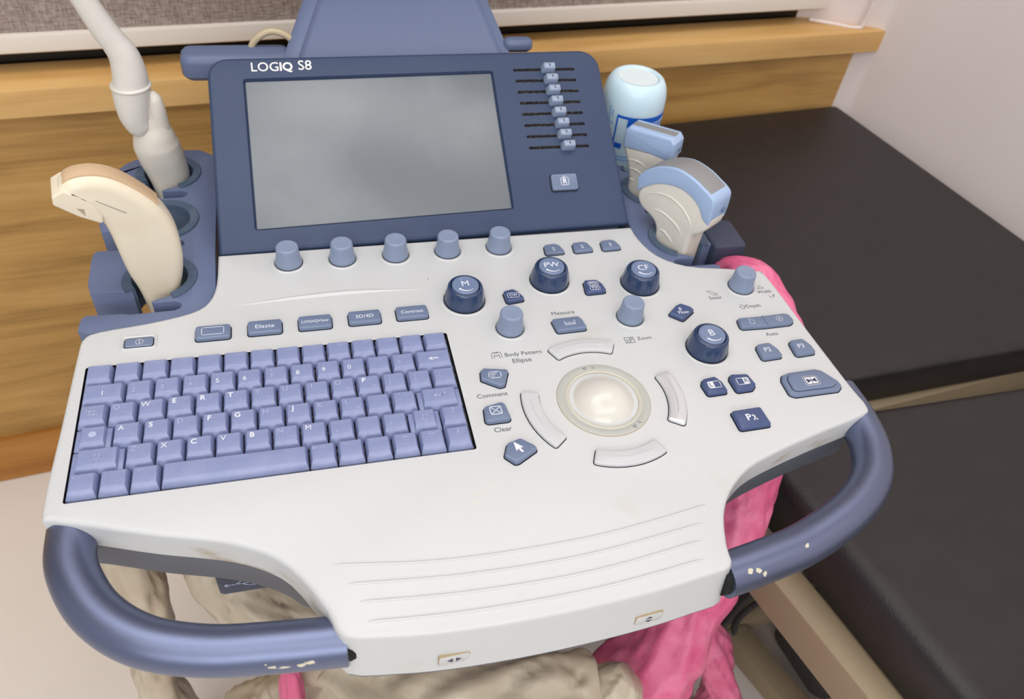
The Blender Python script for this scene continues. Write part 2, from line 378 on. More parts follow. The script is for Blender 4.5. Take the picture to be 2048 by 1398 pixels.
for f in [g for g in r_['geom'] if isinstance(g, bmesh.types.BMFace)]:
    if f.normal.z < 0: f.normal_flip()
    f.smooth = True
lv = [bm.verts.new((x/1000, y/1000, -.007)) for x, y in REC]
for i in range(len(hv)):
    f = bm.faces.new((hv[i], hv[(i+1) % len(hv)], lv[(i+1) % len(hv)], lv[i])); f.material_index = 1; f.smooth = False; f.normal_flip()
f = bm.faces.new(lv); f.material_index = 2
if f.normal.z < 0: f.normal_flip()
for e in he: e.smooth = False
bm.to_mesh(me); bm.free()
put('console_top', me, US)
# lower shell
mb = MB(); lo = inset(out2, 2.5)
fy = lambda y: y-(5.6 if y < -238 else 0)
mb.loft([[(x, fy(y), zb(y)-.2) for x, y in inset(out2, .8)], [(x, fy(y), zb(y)-2.6) for x, y in inset(out2, .8)], [(x, fy(y), zb(y)-3.0) for x, y in inset(out2, 2.2)], [(x, y, zb(y)-(31 if y > -190 else 6 if y < -236 else 22)) for x, y in inset(out2, 4.5)], [(x*.88, y*.78 if y < 0 else y*.93, -58) for x, y in inset(out2, 12)]], 0)
obj('lower_shell', mb, SHELL, US)
# column and wheeled foot under the console
mb = MB(); prism(mb, roundp(rect(0, 130, 180, 200), 40, 6), [(0, FZ+110), (0, -60)]); obj('column', mb, PLATE, US)
mb = MB(); prism(mb, roundp(rect(0, 160, 380, 420), 90, 6), fillet(FZ+70, FZ+130, 20, 3, bottom=4)); obj('base', mb, PLATE, US)
for sx in (-1, 1):
    for y in (10, 310):
        mb = MB(); tube(mb, [(sx*165-14, y, FZ+36), (sx*165+14, y, FZ+36)], 36, 20); obj('wheel', mb, CABLE, US)
# grey USB pocket under the left opening
mb = MB(); box(mb, -203, -128, -152, -112, -94, -56, 4); u = obj('usb_socket', mb, DARK, US)
mb = MB(); box(mb, -166, -134, -153, -150, -86, -74, 1); obj('socket_slot', mb, BLACK, u)
mb = MB(); XZ = lambda p: (p[0]-8, -152.1-p[2], -80+p[1])
mb2 = MB(); stroke(mb2, [(-188, 0), (-166, 0)], .8, 0); stroke(mb2, [(-182, 0), (-178, 3.4), (-174, 3.4)], .8, 0); stroke(mb2, [(-178, 0), (-174, -3.4), (-170, -3.4)], .8, 0); fill(mb2, circ(-188, 0, 1.7, 10), 0); fill(mb2, circ(-170, -3.4, 1.2, 10), 0); fill(mb2, [(-166, -1.5), (-163, 0), (-166, 1.5)], 0)
mb2.v = [XZ(p) for p in mb2.v]; obj('usb_symbol', mb2, INKF, u)

# raised palm-rest ribs
for pts in ([(-121, -196), (-49, -205.5), (34, -206.5), (90, -202), (134, -196)], [(-114, -210.5), (-40, -217.5), (40, -218), (126, -209.5)], [(-108, -223.5), (-40, -229.5), (40, -230), (119, -222)], [(-105, -237), (-40, -242), (40, -242), (115, -235.5)]):
    mb = MB(); pp = smooth_path([(x, y, -.15) for x, y in pts], 8); tube(mb, pp, [.4]+[1.15]*(len(pp)-2)+[.4], 8); obj('palm_rib', mb, WHITE, US)
# curved step above the mode buttons
mb = MB(); P1_ = smooth_path([(-181, 53, 0), (-127, 57.5, 0), (-80, 58.5, 0), (-22, 54.5, 0)], 8); P2_ = smooth_path([(-181, 53, 0), (-127, 55.2, 0), (-80, 56, 0), (-22, 54.5, 0)], 8); P3_ = smooth_path([(-181, 53, 0), (-127, 60.5, 0), (-80, 62, 0), (-22, 54.5, 0)], 8)
i1 = mb.ring([(p.x, p.y, .02) for p in P3_]); i2 = mb.ring([(p.x, p.y, 1.3*math.sin(PI*k/(len(P1_)-1))+.03) for k, p in enumerate(P1_)]); i3 = mb.ring([(p.x, p.y, .02) for p in P2_])
mb.skin(i1, i2, closed=False); mb.skin(i2, i3, closed=False); obj('console_step', mb, WHITE, US)
# small switch plates on the front apron
def front_plate(cx, sx, kind):
    yy = -257.6 - (0 if abs(cx) < 60 else -1.6)
    xf = lambda p: (cx+p[0]*1, yy+1.2-p[2]+p[1]*.04+ (-p[0]*.10 if cx > 0 else p[0]*-.05)*-1*.6, -27.5+p[1])
    mb = MB(); prism(mb, roundp(rect(0, 0, sx+.9, 9.8), 1.4, 2), [(0, -2), (0, .9)], 1, xf); prism(mb, roundp(rect(0, 0, sx, 9), 1.2, 2), [(0, -2), (0, 1.25), (.3, 1.4)], 0, xf)
    p = obj('switch_plate', mb, [WHITE, STAIN], US)
    mb = MB()
    if kind: fill(mb, [(-2.6, 1), (2.6, 1), (0, 3.4)], 1.4); fill(mb, [(-2.6, -1), (2.6, -1), (0, -3.4)], 1.4)
    else: fill(mb, [(-1, -2.4), (-1, 2.4), (-4.6, 0)], 1.4); fill(mb, [(1, -2.4), (1, 2.4), (4.6, 0)], 1.4)
    mb.v = [xf(p_) for p_ in mb.v]; obj('arrow_symbol', mb, INKN, p)
front_plate(-55, 19, 0); front_plate(74.5, 19, 1)

# handles
def handle(pts, name='handle'):
    mb = MB(); pp = smooth_path(pts, 8); n = len(pp)
    tube(mb, pp, [15.2]*n, 28); h = obj(name, mb, HANDLE, US); return h, pp
hl = handle([(-282, -96, -20), (-282, -128, -19), (-279, -158, -19), (-262, -190, -20), (-235, -213, -21), (-199, -226, -22), (-159, -232, -21.5), (-117, -236, -21.5)])
hr = handle([(304, -100, -18), (304, -130, -18), (298, -160, -18), (281, -187, -18), (250, -209, -19), (206, -226, -21), (168, -234, -21), (133, -239.5, -21)])
def chip(h, cx, cy, sx, sy, n=11):
    """a flake of bare plastic on the tube: cx along x, cy degrees round the tube from straight up towards the user"""
    pp = h[1]; mb = MB(); top = []; lowr = []
    for k in range(n):
        a = 2*PI*k/n; q = random.uniform(.45, 1); X = cx+sx*q*math.cos(a); th = math.radians(cy+sy*q*math.sin(a))
        i = min(range(1, len(pp)-1), key=lambda j: abs(pp[j].x-X) + (0 if pp[j].y < -190 else 99))
        T = (pp[i+1]-pp[i-1]).normalized(); U = Vector((0, 0, 1)); S = T.cross(U) if T.x > 0 else U.cross(T)
        S = Vector((S.x, S.y, 0)).normalized(); S = S if S.y < 0 else -S
        p = pp[i]+T*((X-pp[i].x)*T.x)
        d = U*math.cos(th)+S*math.sin(th); top.append(tuple(p+d*15.33)); lowr.append(tuple(p+d*14.6))
    mb.loft([lowr, top]); obj('paint_chip', mb, CHIP, h[0])
for cx, cy, sx, sy in ((-163, 62, 1, 3), (-159, 71, 3.4, 5), (-153, 74, 4, 5), (-143, 72, 4, 7), (-138, 66, 4, 6)): chip(hl, cx, cy, sx, sy)
for cx, cy, sx, sy in ((146, 32, 3, 9), (152, 38, 2.6, 9), (156, 52, 2, 12), (194, 24, 2.2, 6)): chip(hr, cx, cy, sx, sy)
for x, y, z, d in ((-114.5, -236, -21, 1), (131.5, -239.5, -21, -1)):
    mb = MB(); tube(mb, [(x-d*3, y+2, z), (x+d*1.5, y+2, z)], 14.2, 24); obj('handle_joint', mb, BLACK, US)

# keyboard: six rows of keys in the recess
PX, PY, KX0, KY0 = 19.12, 19.78, -283.2, -1.9
KM = {}
def key_mesh(wu, kind):
    k = (wu, kind)
    if k in KM: return KM[k]
    wd = wu*PX-1.1; dp = PY-1.1; mb = MB(); hw = wd/2; hd = dp/2; NX = 7
    def rg(x0, x1, y0, y1, z, dish=0, ch=0):
        xs = [x0+(x1-x0)*i/(NX-1) for i in range(NX)]; q = [2*i/(NX-1)-1 for i in range(NX)]
        zz = lambda t: z+dish*(t*t-1)*(1 if wu < 4 else .4)
        fr = [(x, y0+(ch if i in (0, NX-1) else 0), zz(t)) for i, (x, t) in enumerate(zip(xs, q))]; bk = [(x, y1-(ch if i in (0, NX-1) else 0), zz(t)) for i, (x, t) in enumerate(zip(xs, q))]
        return fr+bk[::-1]
    s0 = 1.9 if kind == 'key' else 4.4; X0, X1, Y0, Y1 = -hw+s0, hw-s0, -hd+4.2, hd-1.2; e = .3
    if kind != 'key':
        mb.loft([rg(-hw, hw, -hd, hd, -4.5, 0, .4), rg(-hw, hw, -hd, hd, -.4, 0, .4), rg(-hw+.4, hw-.4, -hd+.4, hd-.4, 0, 0, .4)])
        rings = [rg(X0-1.2, X1+1.2, -hd+.1, hd-.1, -.6), rg(X0-1.2, X1+1.2, -hd+.1, hd-.1, -.2)]
    else: rings = [rg(-hw, hw, -hd, hd, -4.5, 0, .5), rg(-hw, hw, -hd, hd, -.6, 0, .5)]
    rings += [rg(X0-e, X1+e, Y0-e, Y1+e, 3.4, .25, .3), rg(X0+.1, X1-.1, Y0+.1, Y1-.1, 3.78, .25, .1), rg(X0+.6, X1-.6, Y0+.6, Y1-.6, 3.86, .25)]
    ids = mb.loft(rings, caps=(True, False)); t = ids[-1]
    for i in range(NX-1): mb.f.append((t[i], t[i+1], t[2*NX-2-i], t[2*NX-1-i])); mb.m.append(0)
    KM[k] = mb.mesh('key', [KEY], 50); return KM[k]
def arrow(pts_dir, s=1):
    mb = MB(); dx, dy = pts_dir; R = lambda x, y: (x*dx-y*dy, x*dy+y*dx)
    stroke(mb, [R(-2.6*s, 0), R(1*s, 0)], .75*s, 3.83); fill(mb, [R(.6*s, -1.5*s), R(3.2*s, 0), R(.6*s, 1.5*s)], 3.83); return mb
def frame_mb(w_, h_, cx, cy, wd=.3, z=3.82):
    mb = MB(); stroke(mb, roundp(rect(cx, cy, w_, h_), 1, 2), wd, z, closed=True); return mb
def house():
    mb = MB(); stroke(mb, [(-1.6, -2.6), (1.6, -2.6), (1.6, .2), (3, .2), (0, 3), (-3, .2), (-1.6, .2)], .5, 3.83, closed=True); return mb
rows = [
 [(1, 'Esc', 'v')]+[(1, '~', 'v')]+[(1, 'F%d' % k, 'v') for k in range(1, 11)]+[(1, '|', 'v'), (1, 'PrtSc', 'v')],
 [(1.5, '!\n1', 'n'), (1, '@\n2', 'fn'), (1, '#\n3', 'fn'), (1, '$\n4', 'fn'), (1, '%\n5', 'n'), (1, '^\n6', 'n'), (1, '&\n7', 'fn'), (1, '*\n8', 'n'), (1, '(\n9', 'n'), (1, ')\n0', 'n'), (1, '_\n-', 'v'), (1, '+\n=', 'fn'), (1.5, 'BACK', 's')],
 [(1, 'TAB', 's')]+[(1, c, 'w' if c in 'TRPEW' else 'f') for c in 'QWERTYUIOP']+[(1, '{\n[', 'vn'), (1, '}\n]', 'vn'), (1, '|\n\\', 'vn')],
 [(1.25, 'CAPS', 's')]+[(1, c, 'w' if c in 'AFGSJ' else 'f') for c in 'ASDFGHJKL']+[(1, ':\n;', 'vn'), (1, '"\n\'', 'fn'), (1.75, 'ENTER', 's')],
 [(1.75, 'SHIFT', 's')]+[(1, c, 'w' if c in 'XCVBM' else 'f') for c in 'ZXCVBNM']+[(1, '<\n,', 'fn'), (1, '>\n.', 'fn'), (1, '?\n/', 'fn'), (1.25, 'SHIFT', 's'), (1, 'UP', 's')],
 [(1, 'Ctrl', 'vt'), (1, 'FN', 's'), (1, 'Alt', 'vt'), (5, '', ''), (1, 'Alt Gr', 'vt'), (1, 'Ins', 'vt'), (1, 'Del', 'vt'), (1, 'LEFT', 's'), (1, 'RIGHT', 's'), (1, 'DOWN', 's')],
]
SECOND = {'Q': 'a', 'W': '.', 'E': 'e', 'T': 'p', 'Y': 'u', 'O': 'o', 'P': 'o', 'A': 'a', 'S': 'i', 'D': 'c', 'L': 'o', 'Z': 'z', 'C': 'c', 'N': 'n'}
for r, row in enumerate(rows):
    u = 0
    for wu, leg, st in row:
        kind = 'step' if leg in ('CAPS', 'ENTER') or (leg == 'SHIFT') else 'key'
        cx = KX0+(u+wu/2)*PX; cy = KY0-(r+.5)*PY
        k = put('key', key_mesh(wu, kind), US, (cx, cy, random.uniform(-.25, .2)), random.uniform(-.004, .004))
        u += wu; B = PW[k.name]
        if leg == 'SPACE' or not leg: continue
        if 's' in st:
            if leg == 'BACK': mb = arrow((-1, 0), 1.3); mm = INKW
            elif leg == 'TAB': 
                mb = arrow((-1, 0), .9); mb.v = [(x, y+2.4, z) for x, y, z in mb.v]; m2 = arrow((1, 0), .9); o_ = len(mb.v); mb.v += [(x, y-.6, z) for x, y, z in m2.v]; mb.f += [tuple(i+o_ for i in f) for f in m2.f]; mb.m += m2.m
                stroke(mb, [(-3.6, 1.2), (-3.6, 3.82)], .4, 3.83); stroke(mb, [(3.6, -1.8), (3.6, .6)], .4, 3.83); mm = INKF
            elif leg == 'CAPS': mb = MB(); fill(mb, circ(0, 1.5, 2.6, 16), 3.82); mm = INKF
            elif leg == 'ENTER': mb = arrow((-1, 0), 1.2); mb.v = [(x-.6, y+1, z) for x, y, z in mb.v]; stroke(mb, [(2, 1), (4.4, 1), (4.4, 4)], .8, 3.83); mm = INKF
            elif leg == 'SHIFT': mb = house(); mb.v = [(x, y+1, z) for x, y, z in mb.v]; mm = INKF
            elif leg == 'FN': mb = frame_mb(9, 3.82, .6, -.4); mm = INKV
            else:
                mb = arrow({'UP': (0, 1), 'DOWN': (0, -1), 'LEFT': (-1, 0), 'RIGHT': (1, 0)}[leg], .75); mb.v = [(x, y+4.8, z) for x, y, z in mb.v]
                fr = frame_mb(8.6, 3.82, 0, .2); o_ = len(mb.v); mb.v += fr.v; mb.f += [tuple(i+o_ for i in f) for f in fr.f]; mb.m += fr.m; mm = INKF
            obj('legend', mb, mm, k, basis=B)
            continue
        m_ = INKW if 'w' in st else INKV if 'v' in st else INKF
        if 'n' in st:
            m_ = INKV if 'v' in st else INKF if 'f' in st else INKW
            a_, b_ = leg.split('\n')
            text('legend', b_, 3.2, -3.2 if wu == 1 else 0, -.2, 3.83, m_, k, basis=B); text('legend', a_, 2.2, -3.2 if wu == 1 else 0, 4.8, 3.83, INKV if wu == 1 else INKF, k, basis=B)
        elif 't' in st: text('legend', leg, 2.0, -2.6, 5.4, 3.82, m_, k, basis=B)
        elif r == 0: text('legend', leg, 1.9, 2.0 if leg[0] == 'F' else -1.5, 5.0 if leg[0] == 'F' else -1.4, 3.82, m_, k, basis=B)
        else:
            text('legend', leg, 3.2, -3.6, 4.2, 3.83, m_, k, basis=B, bold='w' in st)
            if leg in SECOND: text('legend', SECOND[leg], 2.2, 3.6, -1.6, 3.83, INKF if leg in 'TOPL' else INKV, k, basis=B)

# push buttons
def button(name, pts, h, m, r=2.2, gap=.7, z0=0, inner=0):
    pts = roundp(pts, r, 4); mb = MB()
    prism(mb, pts, [(-gap-.2, -.3), (-gap, .22), (.3, .22)], 1)
    prism(mb, pts, fillet(-.2, h-.15, 1.1, 3)[:-1]+[(1.1, h-.15), (1.7, h)], 0)
    if inner:
        pass
    return obj(name, mb, [m, BLACK], US, loc=(0, 0, z0))
def on(b, mb, m, name='symbol'): return obj(name, mb, m, b)
mb = MB(); rr = roundp(rect(-249, 20.3, 27, 16), 3.5, 4); prism(mb, rr, [(0, -.2), (.6, 1), (1.4, 1.3), (2.4, .5), (2.4, -.1)], 0); obj('button_surround', mb, WHITE, US)
b = button('power_button', rect(-249, 20.3, 20.5, 9.6), 1.2, BTN, 2, .5)
mb = MB(); stroke(mb, circ(-248.6, 20.4, 2.7, 18), .5, 1.15, closed=True); stroke(mb, [(-248.6, 18.8), (-248.6, 22)], .5, 1.15); on(b, mb, INKW)
for i, (x, t) in enumerate(((-195, None), (-156, 'Elasta'), (-117, 'LOGIQView'), (-77.5, '3D/4D'), (-38.5, 'Contrast'))):
    y = 22.2+i*.55; b = button('mode_button', rect(x, y, 26, 14.4), 3.8, BTN, 2.2)
    if t: text('lettering', t, 2.6, x, y-.3, 3.75, INKW, b, width={'Elasta': 14.5, 'LOGIQView': 21, '3D/4D': 14.5, 'Contrast': 18.5}[t])
    else:
        mb = MB(); stroke(mb, roundp(rect(x, y+.3, 16.5, 8), 1, 2), .45, 3.75, closed=True); on(b, mb, INKW)
def one(b, x, y, h, wd, z):
    mb = MB(); stroke(mb, [(x-h*.22, y+h*.24), (x, y+h/2-wd/2), (x, y-h/2+wd/2)], wd, z, .1); stroke(mb, [(x-h*.24, y-h/2+wd/2), (x+h*.24, y-h/2+wd/2)], wd, z, .1); obj('symbol', mb, INKW, b)
for k in range(3):
    o_ = 28*k; b = button('number_button', [(94.8+o_, 86), (114.5+o_, 86.6), (111+o_, 98), (107+o_, 100.5), (96.5+o_, 99.5)], 3.2, BTN, 2.5)
    if k: text('lettering', str(k+1), 3.4, 104+o_, 92.4, 3.15, INKW, b)
    else: one(b, 104, 92.4, 4.6, .6, 3.12)
b = button('mode_button', [(43.5, 25.5), (60.5, 27.6), (56, 38), (52, 41.8), (43, 39.6)], 3.8, BTND, 2.5)
mb = MB(); stroke(mb, roundp(rect(50.6, 33, 10, 5.6), 1, 2), .45, 3.75, closed=True); on(b, mb, INKW); text('lettering', 'CW', 2.4, 50.6, 33, 3.75, INKW, b, width=7)
b = button('mode_button', [(116, 28), (135.5, 28.6), (134, 39), (130.5, 44.5), (118.5, 45)], 3.8, BTND, 2.5)
for t, dy in (('PDI', 2.6), ('TVI', -3.4)):
    mb = MB(); stroke(mb, roundp(rect(125.5, 36.6+dy, 9, 4.8), 1, 2), .4, 3.75, closed=True); on(b, mb, INKW); text('lettering', t, 2.0, 125.5, 36.6+dy, 3.75, INKW, b, width=6.2)
b = button('measure_button', [(77, -15.6), (103.4, -15), (102, -4), (99.5, .4), (75.5, -.4)], 3.8, BTN, 2.2)
mb = MB(); stroke(mb, [(85.5, -4.4), (85.5, -9.2), (94.5, -9.2), (94.5, -4.4)], .4, 3.75)
for k in range(1, 9): stroke(mb, [(85.5+k, -9.2), (85.5+k, -6.6 if k % 4 else -5.8)], .25, 3.75)
on(b, mb, INKW)
b = button('mode_button', [(191, -16.2), (205.5, -5.5), (203, -1), (196, 4), (191, 2), (180.5, -7)], 3.8, BTND, 2)
text('lettering', 'B', 2.4, 192.4, -3.6, 3.75, INKW, b, width=2.4); text('lettering', 'Flow', 2.4, 193.8, -8.0, 3.75, INKW, b, width=9.6)
b = button('comment_button', [(2.5, -58.5), (15.5, -67.6), (19.6, -67), (25.6, -52.6), (24, -51), (7, -47.4), (4, -49.5)], 3.6, BTN, 2.2)
mb = MB(); stroke(mb, roundp(rect(14, -56, 9.4, 6.4), .8, 2), .55, 3.55, closed=True)
for yy, x1 in ((-54.4, 15.6), (-56, 14.4), (-57.6, 13)): stroke(mb, [(10.8, yy), (x1, yy)], .4, 3.55)
on(b, mb, INKW)
b = button('clear_button', [(-3, -99.6), (-1, -101.4), (16.6, -101.4), (15, -86), (13, -83.4), (-1.5, -86.4)], 3.6, BTN, 2.6)
mb = MB(); q = rect(6.6, -91.4, 8.4, 7.4); stroke(mb, q, .6, 3.55, closed=True); stroke(mb, [q[0], q[2]], .5, 3.55); stroke(mb, [q[1], q[3]], .5, 3.55); on(b, mb, INKW)
b = button('pointer_button', [(3.5, -133), (10, -140.6), (13, -140), (28.8, -131), (27, -127), (18.5, -119.4), (8, -122.6)], 3.6, BTN, 2.2)
mb = MB(); fill(mb, [(12.4, -122.4), (12.8, -131), (14.6, -129), (16.6, -132.8), (18, -132), (16.2, -128.4), (18.6, -128.2)], 3.55); on(b, mb, INKW)
b = button('depth_rocker', [(238, -33.4), (262, -34.4), (286, -34), (291, -31), (290, -22.6), (286, -20.6), (264, -21.4), (240, -21)], 3.4, BTN, 3)
mb = MB(); stroke(mb, circ(251, -27.6, 2.6, 18), .45, 3.36, closed=True); stroke(mb, circ(278, -27, 2.9, 18), .45, 3.36, closed=True); fill(mb, circ(278, -27, .8, 10), 3.36); fill(mb, circ(249.4, -23.8, .5, 8), 3.36); on(b, mb, INKW)
mb = MB(); tube(mb, [(264, -33, 3.2), (263.6, -22, 3.2)], .9, 8); on(b, mb, BTN, 'ridge')
for t, pts, cx, cy in (('P2', [(240, -71.4), (259.6, -70.6), (258.6, -62), (254.5, -53.6), (243, -54.4), (240.8, -58)], 248.6, -62), ('P3', [(272, -71.6), (291, -70.6), (290.6, -62), (286.6, -53.2), (275, -53.8), (273, -57)], 280.6, -62)):
    b = button('preset_button', pts, 3.6, BTN, 2.6); text('lettering', t, 3.6, cx, cy, 3.55, INKW, b)
b = button('preset_button', [(187.6, -138.6), (214, -138.2), (213, -119.8), (187.6, -120.6)], 3.8, BTND, 2); text('lettering', 'P', 4.6, 198.4, -129, 3.75, INKW, b, bold=True); one(b, 203.4, -129, 6.0, 1.15, 3.72)
for t, pts, cx in (('L', [(177, -101.4), (194.6, -101), (193.6, -90), (190, -83.6), (179, -85), (176, -90)], 185.6), ('R', [(202, -101.8), (216, -101.4), (220.8, -97), (218.6, -85), (204, -83.6), (201.4, -88)], 211)):
    b = button('side_button', pts, 3.6, BTND, 2.4); s_ = 1 if t == 'L' else -1
    mb = MB(); stroke(mb, roundp(rect(cx, -92.4, 10.6, 6.6), .8, 2), .5, 3.55, closed=True); fill(mb, rect(cx-s_*2.8, -92.4, 5, 6.2), 3.55); on(b, mb, INKW)
    text('lettering', t, 3.4, cx-s_*2.8, -92.4, 3.7, INKN, b)
fz = [(246, -112.6), (287, -113.6), (293.6, -107), (285.6, -88.6), (252, -87.6), (243.6, -104)]
fz = [(244.5, -111), (249, -113.6), (288, -113.4), (293.8, -109), (293, -103), (285, -90.5), (280, -87.8), (255, -88.4), (248, -90.4), (245, -96)]
b = button('freeze_button', fz, 2.6, BTN, 3.5)
mb = MB(); fc = (268.8, -101.2); p_ = roundp([(fc[0]+(x-fc[0])*.82, fc[1]+(y-fc[1])*.72+.6) for x, y in fz], 3, 4); prism(mb, p_, [(-.35, 2.2), (-.35, 2.66), (.4, 2.66)], 1); prism(mb, p_, [(0, 2.2), (0, 3.6), (.5, 4.1), (1.2, 4.3)], 0); f_ = obj('button_cap', mb, [BTN, BLACK], b)
mb = MB(); fill(mb, roundp(rect(268.6, -101, 13, 9.6), 1.4, 2), 4.25); obj('symbol', mb, INKW, b)
mb = MB(); stroke(mb, roundp(rect(268.6, -101, 11.4, 8), .8, 2), .7, 4.38, closed=True); fill(mb, [(264.4, -103.4), (268.6, -101), (264.4, -98.6)], 4.38); fill(mb, [(272.8, -103.4), (268.6, -101), (272.8, -98.6)], 4.38); stroke(mb, [(268.6, -103.8), (268.6, -98.2)], .6, 4.38); obj('symbol', mb, INKN, b)

# trackball, its ring and the four curved rockers
TX, TY = 93, -90.7
mb = MB(); lathe(mb, [(36.6, -.2), (36.6, .5), (36.1, .7), (30.4, .9), (29.6, .4)], 64, (TX, TY), 0, (False, False)); lathe(mb, [(37.1, -.1), (36.9, .25), (36.4, .25)], 64, (TX, TY), 1, (False, False)); rg = obj('trackball_ring', mb, [RING, STAIN], US)
mb = MB(); lathe(mb, [(30.6, .85), (29.4, 1.5), (27.6, 1.1), (26.2, -1.5)], 64, (TX, TY), 0, (False, False)); obj('ring_lip', mb, RINGI, rg)
mb = MB()
for a0, s in ((100, 1), (-64, -1)):
    for da, sh in ((0, 0), (-14 if s > 0 else 12, 1)):
        a = math.radians(a0+da); c_ = (TX+33.4*math.cos(a), TY+33.4*math.sin(a))
        if sh: stroke(mb, [(c_[0]-1.2, c_[1]+1.2), (c_[0]-1.2, c_[1]-1), (c_[0]+1, c_[1]-1)], .3, .8)
        else: stroke(mb, [(c_[0]-1.5, c_[1]), (c_[0]+1, c_[1]+1.3), (c_[0]+1, c_[1]-1.3)], .3, .8, closed=True)
obj('ring_mark', mb, INKK, rg)
mb = MB(); R_ = 29.5; lathe(mb, [(max(.02, R_*math.cos(a)), -17.5+R_*math.sin(a)) for a in [math.radians(28+62*k/18) for k in range(19)]], 56, (TX, TY), 0, (False, True)); obj('trackball', mb, BALL, US, smooth=60)
for a0, a1, m in ((64, 117.5, ARC), (165.5, 219, ARC), (245, 298.5, ARC), (326, 378, CHROME)):
    A0, A1 = math.radians(a0), math.radians(a1); N = 10
    pts = [(TX+64.6*math.cos(A0+(A1-A0)*k/N), TY+64.6*math.sin(A0+(A1-A0)*k/N)) for k in range(N+1)]+[(TX+51*math.cos(A1-(A1-A0)*k/N), TY+51*math.sin(A1-(A1-A0)*k/N)) for k in range(N+1)]
    b = button('curved_button', pts, 3.0, m, 2, .55)
    mb = MB(); pp = [(TX+57.8*math.cos(A0+(A1-A0)*(.14+.72*k/N)), TY+57.8*math.sin(A0+(A1-A0)*(.14+.72*k/N)), 2.75) for k in range(N+1)]; tube(mb, pp, [.3]+[.8]*(N-1)+[.3], 8); obj('ridge', mb, m, b)

# knobs and dials
def knob_mesh():
    mb = MB(); n = 36
    lathe(mb, [(12.1, -.2), (12.1, .25), (11.4, .25)], n, mi=1, caps=(False, False))
    lathe(mb, [(11.5, .3), (11.6, 1.4), (11.1, 3.5), (10.3, 7), (9.8, 11), (9.6, 15.6), (9.4, 16.8), (8.9, 17.6), (8.2, 18), (7.4, 17.9), (.01, 17.7)], n, mi=0, caps=(True, True))
    for k in range(8):
        a = 2*PI*k/8+.2; mb_pts = [(math.cos(a)*r, math.sin(a)*r, z) for r, z in ((11.2, 2.5), (10.2, 7), (9.72, 11), (9.5, 15.2))]; tube(mb, mb_pts, [.15, .32, .32, .15], 6)
    return mb.mesh('knob', [KNOB, BLACK], 50)
KN = knob_mesh()
def boss(x, y, r):
    mb = MB(); lathe(mb, [(r+3.2, -.1), (r+2.4, .55), (r+1.4, .7), (r+.6, .2)], 40, (x, y), 0, (False, False)); return obj('knob_collar', mb, WHITE, US, smooth=60)
for x in (-134, -88, -41, 6.2, 54.4): boss(x, 104.3, 12); put('knob', KN, US, (x, 104.3, 0), random.uniform(0, 3))
for x, y in ((39.2, -2.8), (146, -3.8), (264.6, 22)): boss(x, y, 12); put('knob', KN, US, (x, y, 0), random.uniform(0, 3))
DM = None
for x, y, t in ((8.4, 36.4, 'M'), (88.8, 52, 'PW'), (170.6, 38, 'CF'), (198.4, -50, 'B')):
    if DM is None:
        mb = MB(); n = 48
        lathe(mb, [(17.9, -.2), (17.9, .25), (17, .25)], n, mi=1, caps=(False, False))
        lathe(mb, [(17.2, .3), (17.3, 1.2), (16.8, 5), (15.9, 10.5), (15, 14.4), (14.5, 15.6), (13.8, 16.2), (12.4, 16.3), (12, 15.4), (12, 12)], n, mi=0, caps=(True, False))
        for k in range(10):
            a = 2*PI*k/10; tube(mb, [(math.cos(a)*r, math.sin(a)*r, z) for r, z in ((17.0, 2.4), (16.75, 5), (15.85, 10.5), (15.1, 13.8))], [.15, .35, .35, .15], 6)
        DM = mb.mesh('dial', [DIAL, BLACK], 50)
        mb = MB(); lathe(mb, [(11.4, 12), (11.4, 16.6), (11.1, 17.3), (10.4, 17.7), (9, 17.6), (.01, 17.1)], n); DC = mb.mesh('dial_cap', [CAP], 50)
        mb = MB(); N = 12
        for k in range(N):
            a = math.radians(215+100*k/N); a_ = math.radians(215+100*(k+1)/N); w0 = 1.5*(1-k/N)+.25; w1 = 1.5*(1-(k+1)/N)+.25
            q = [(8.4*math.cos(a), 8.4*math.sin(a)), (8.4*math.cos(a_), 8.4*math.sin(a_)), ((8.4-w1)*math.cos(a_), (8.4-w1)*math.sin(a_)), ((8.4-w0)*math.cos(a), (8.4-w0)*math.sin(a))]
            fill(mb, q, 17.5, .12)
        DA = mb.mesh('arc_symbol', [INKW])
    boss(x, y, 17.6); d = put('dial', DM, US, (x, y, 0), random.uniform(0, 1)); c_ = put('dial_cap', DC, d, (x, y, 0))
    put('arc_symbol', DA, d, (x, y, 0)); text('lettering', t, 5 if t != 'B' else 5.4, x, y+1.2, 17.45, INKW, d)
    if t != 'B': text('lettering', {'M': 'x', 'PW': 'v', 'CF': '/'}[t], 1.7, x-2, y+7.6, 17.5, INKF, d)

# printing on the console
for t, s, x, y, wd in (('Measure', 3.0, 89, 9.2, 20.5), ('Body Pattern', 3.2, 43, -33.2, 30.5), ('Ellipse', 3.2, 40, -40.6, 15.5), ('Comment', 3.2, 8.2, -73.4, 24), ('Clear', 3.2, 8.6, -107.4, 13.4), ('Zoom', 3.2, 149.6, -30.4, 12.8), ('Steer', 2.9, 233.8, 10, 12.6), ('Width', 2.9, 284, 12, 14.4), ('Depth', 2.9, 264.4, -5, 14), ('Auto', 2.9, 264.6, -41.4, 11.6)):
    text('lettering', t, s, x, y, .02, INKK, US, width=wd)
mb = MB(); stroke(mb, rect(136, -31, 8, 6.4), .4, .0, closed=True); stroke(mb, rect(135, -31.8, 3, 2.6), .4, 0, closed=True); stroke(mb, circ(137.6, -30, 1.3, 10), .4, 0, closed=True); obj('zoom_symbol', mb, INKK, US)
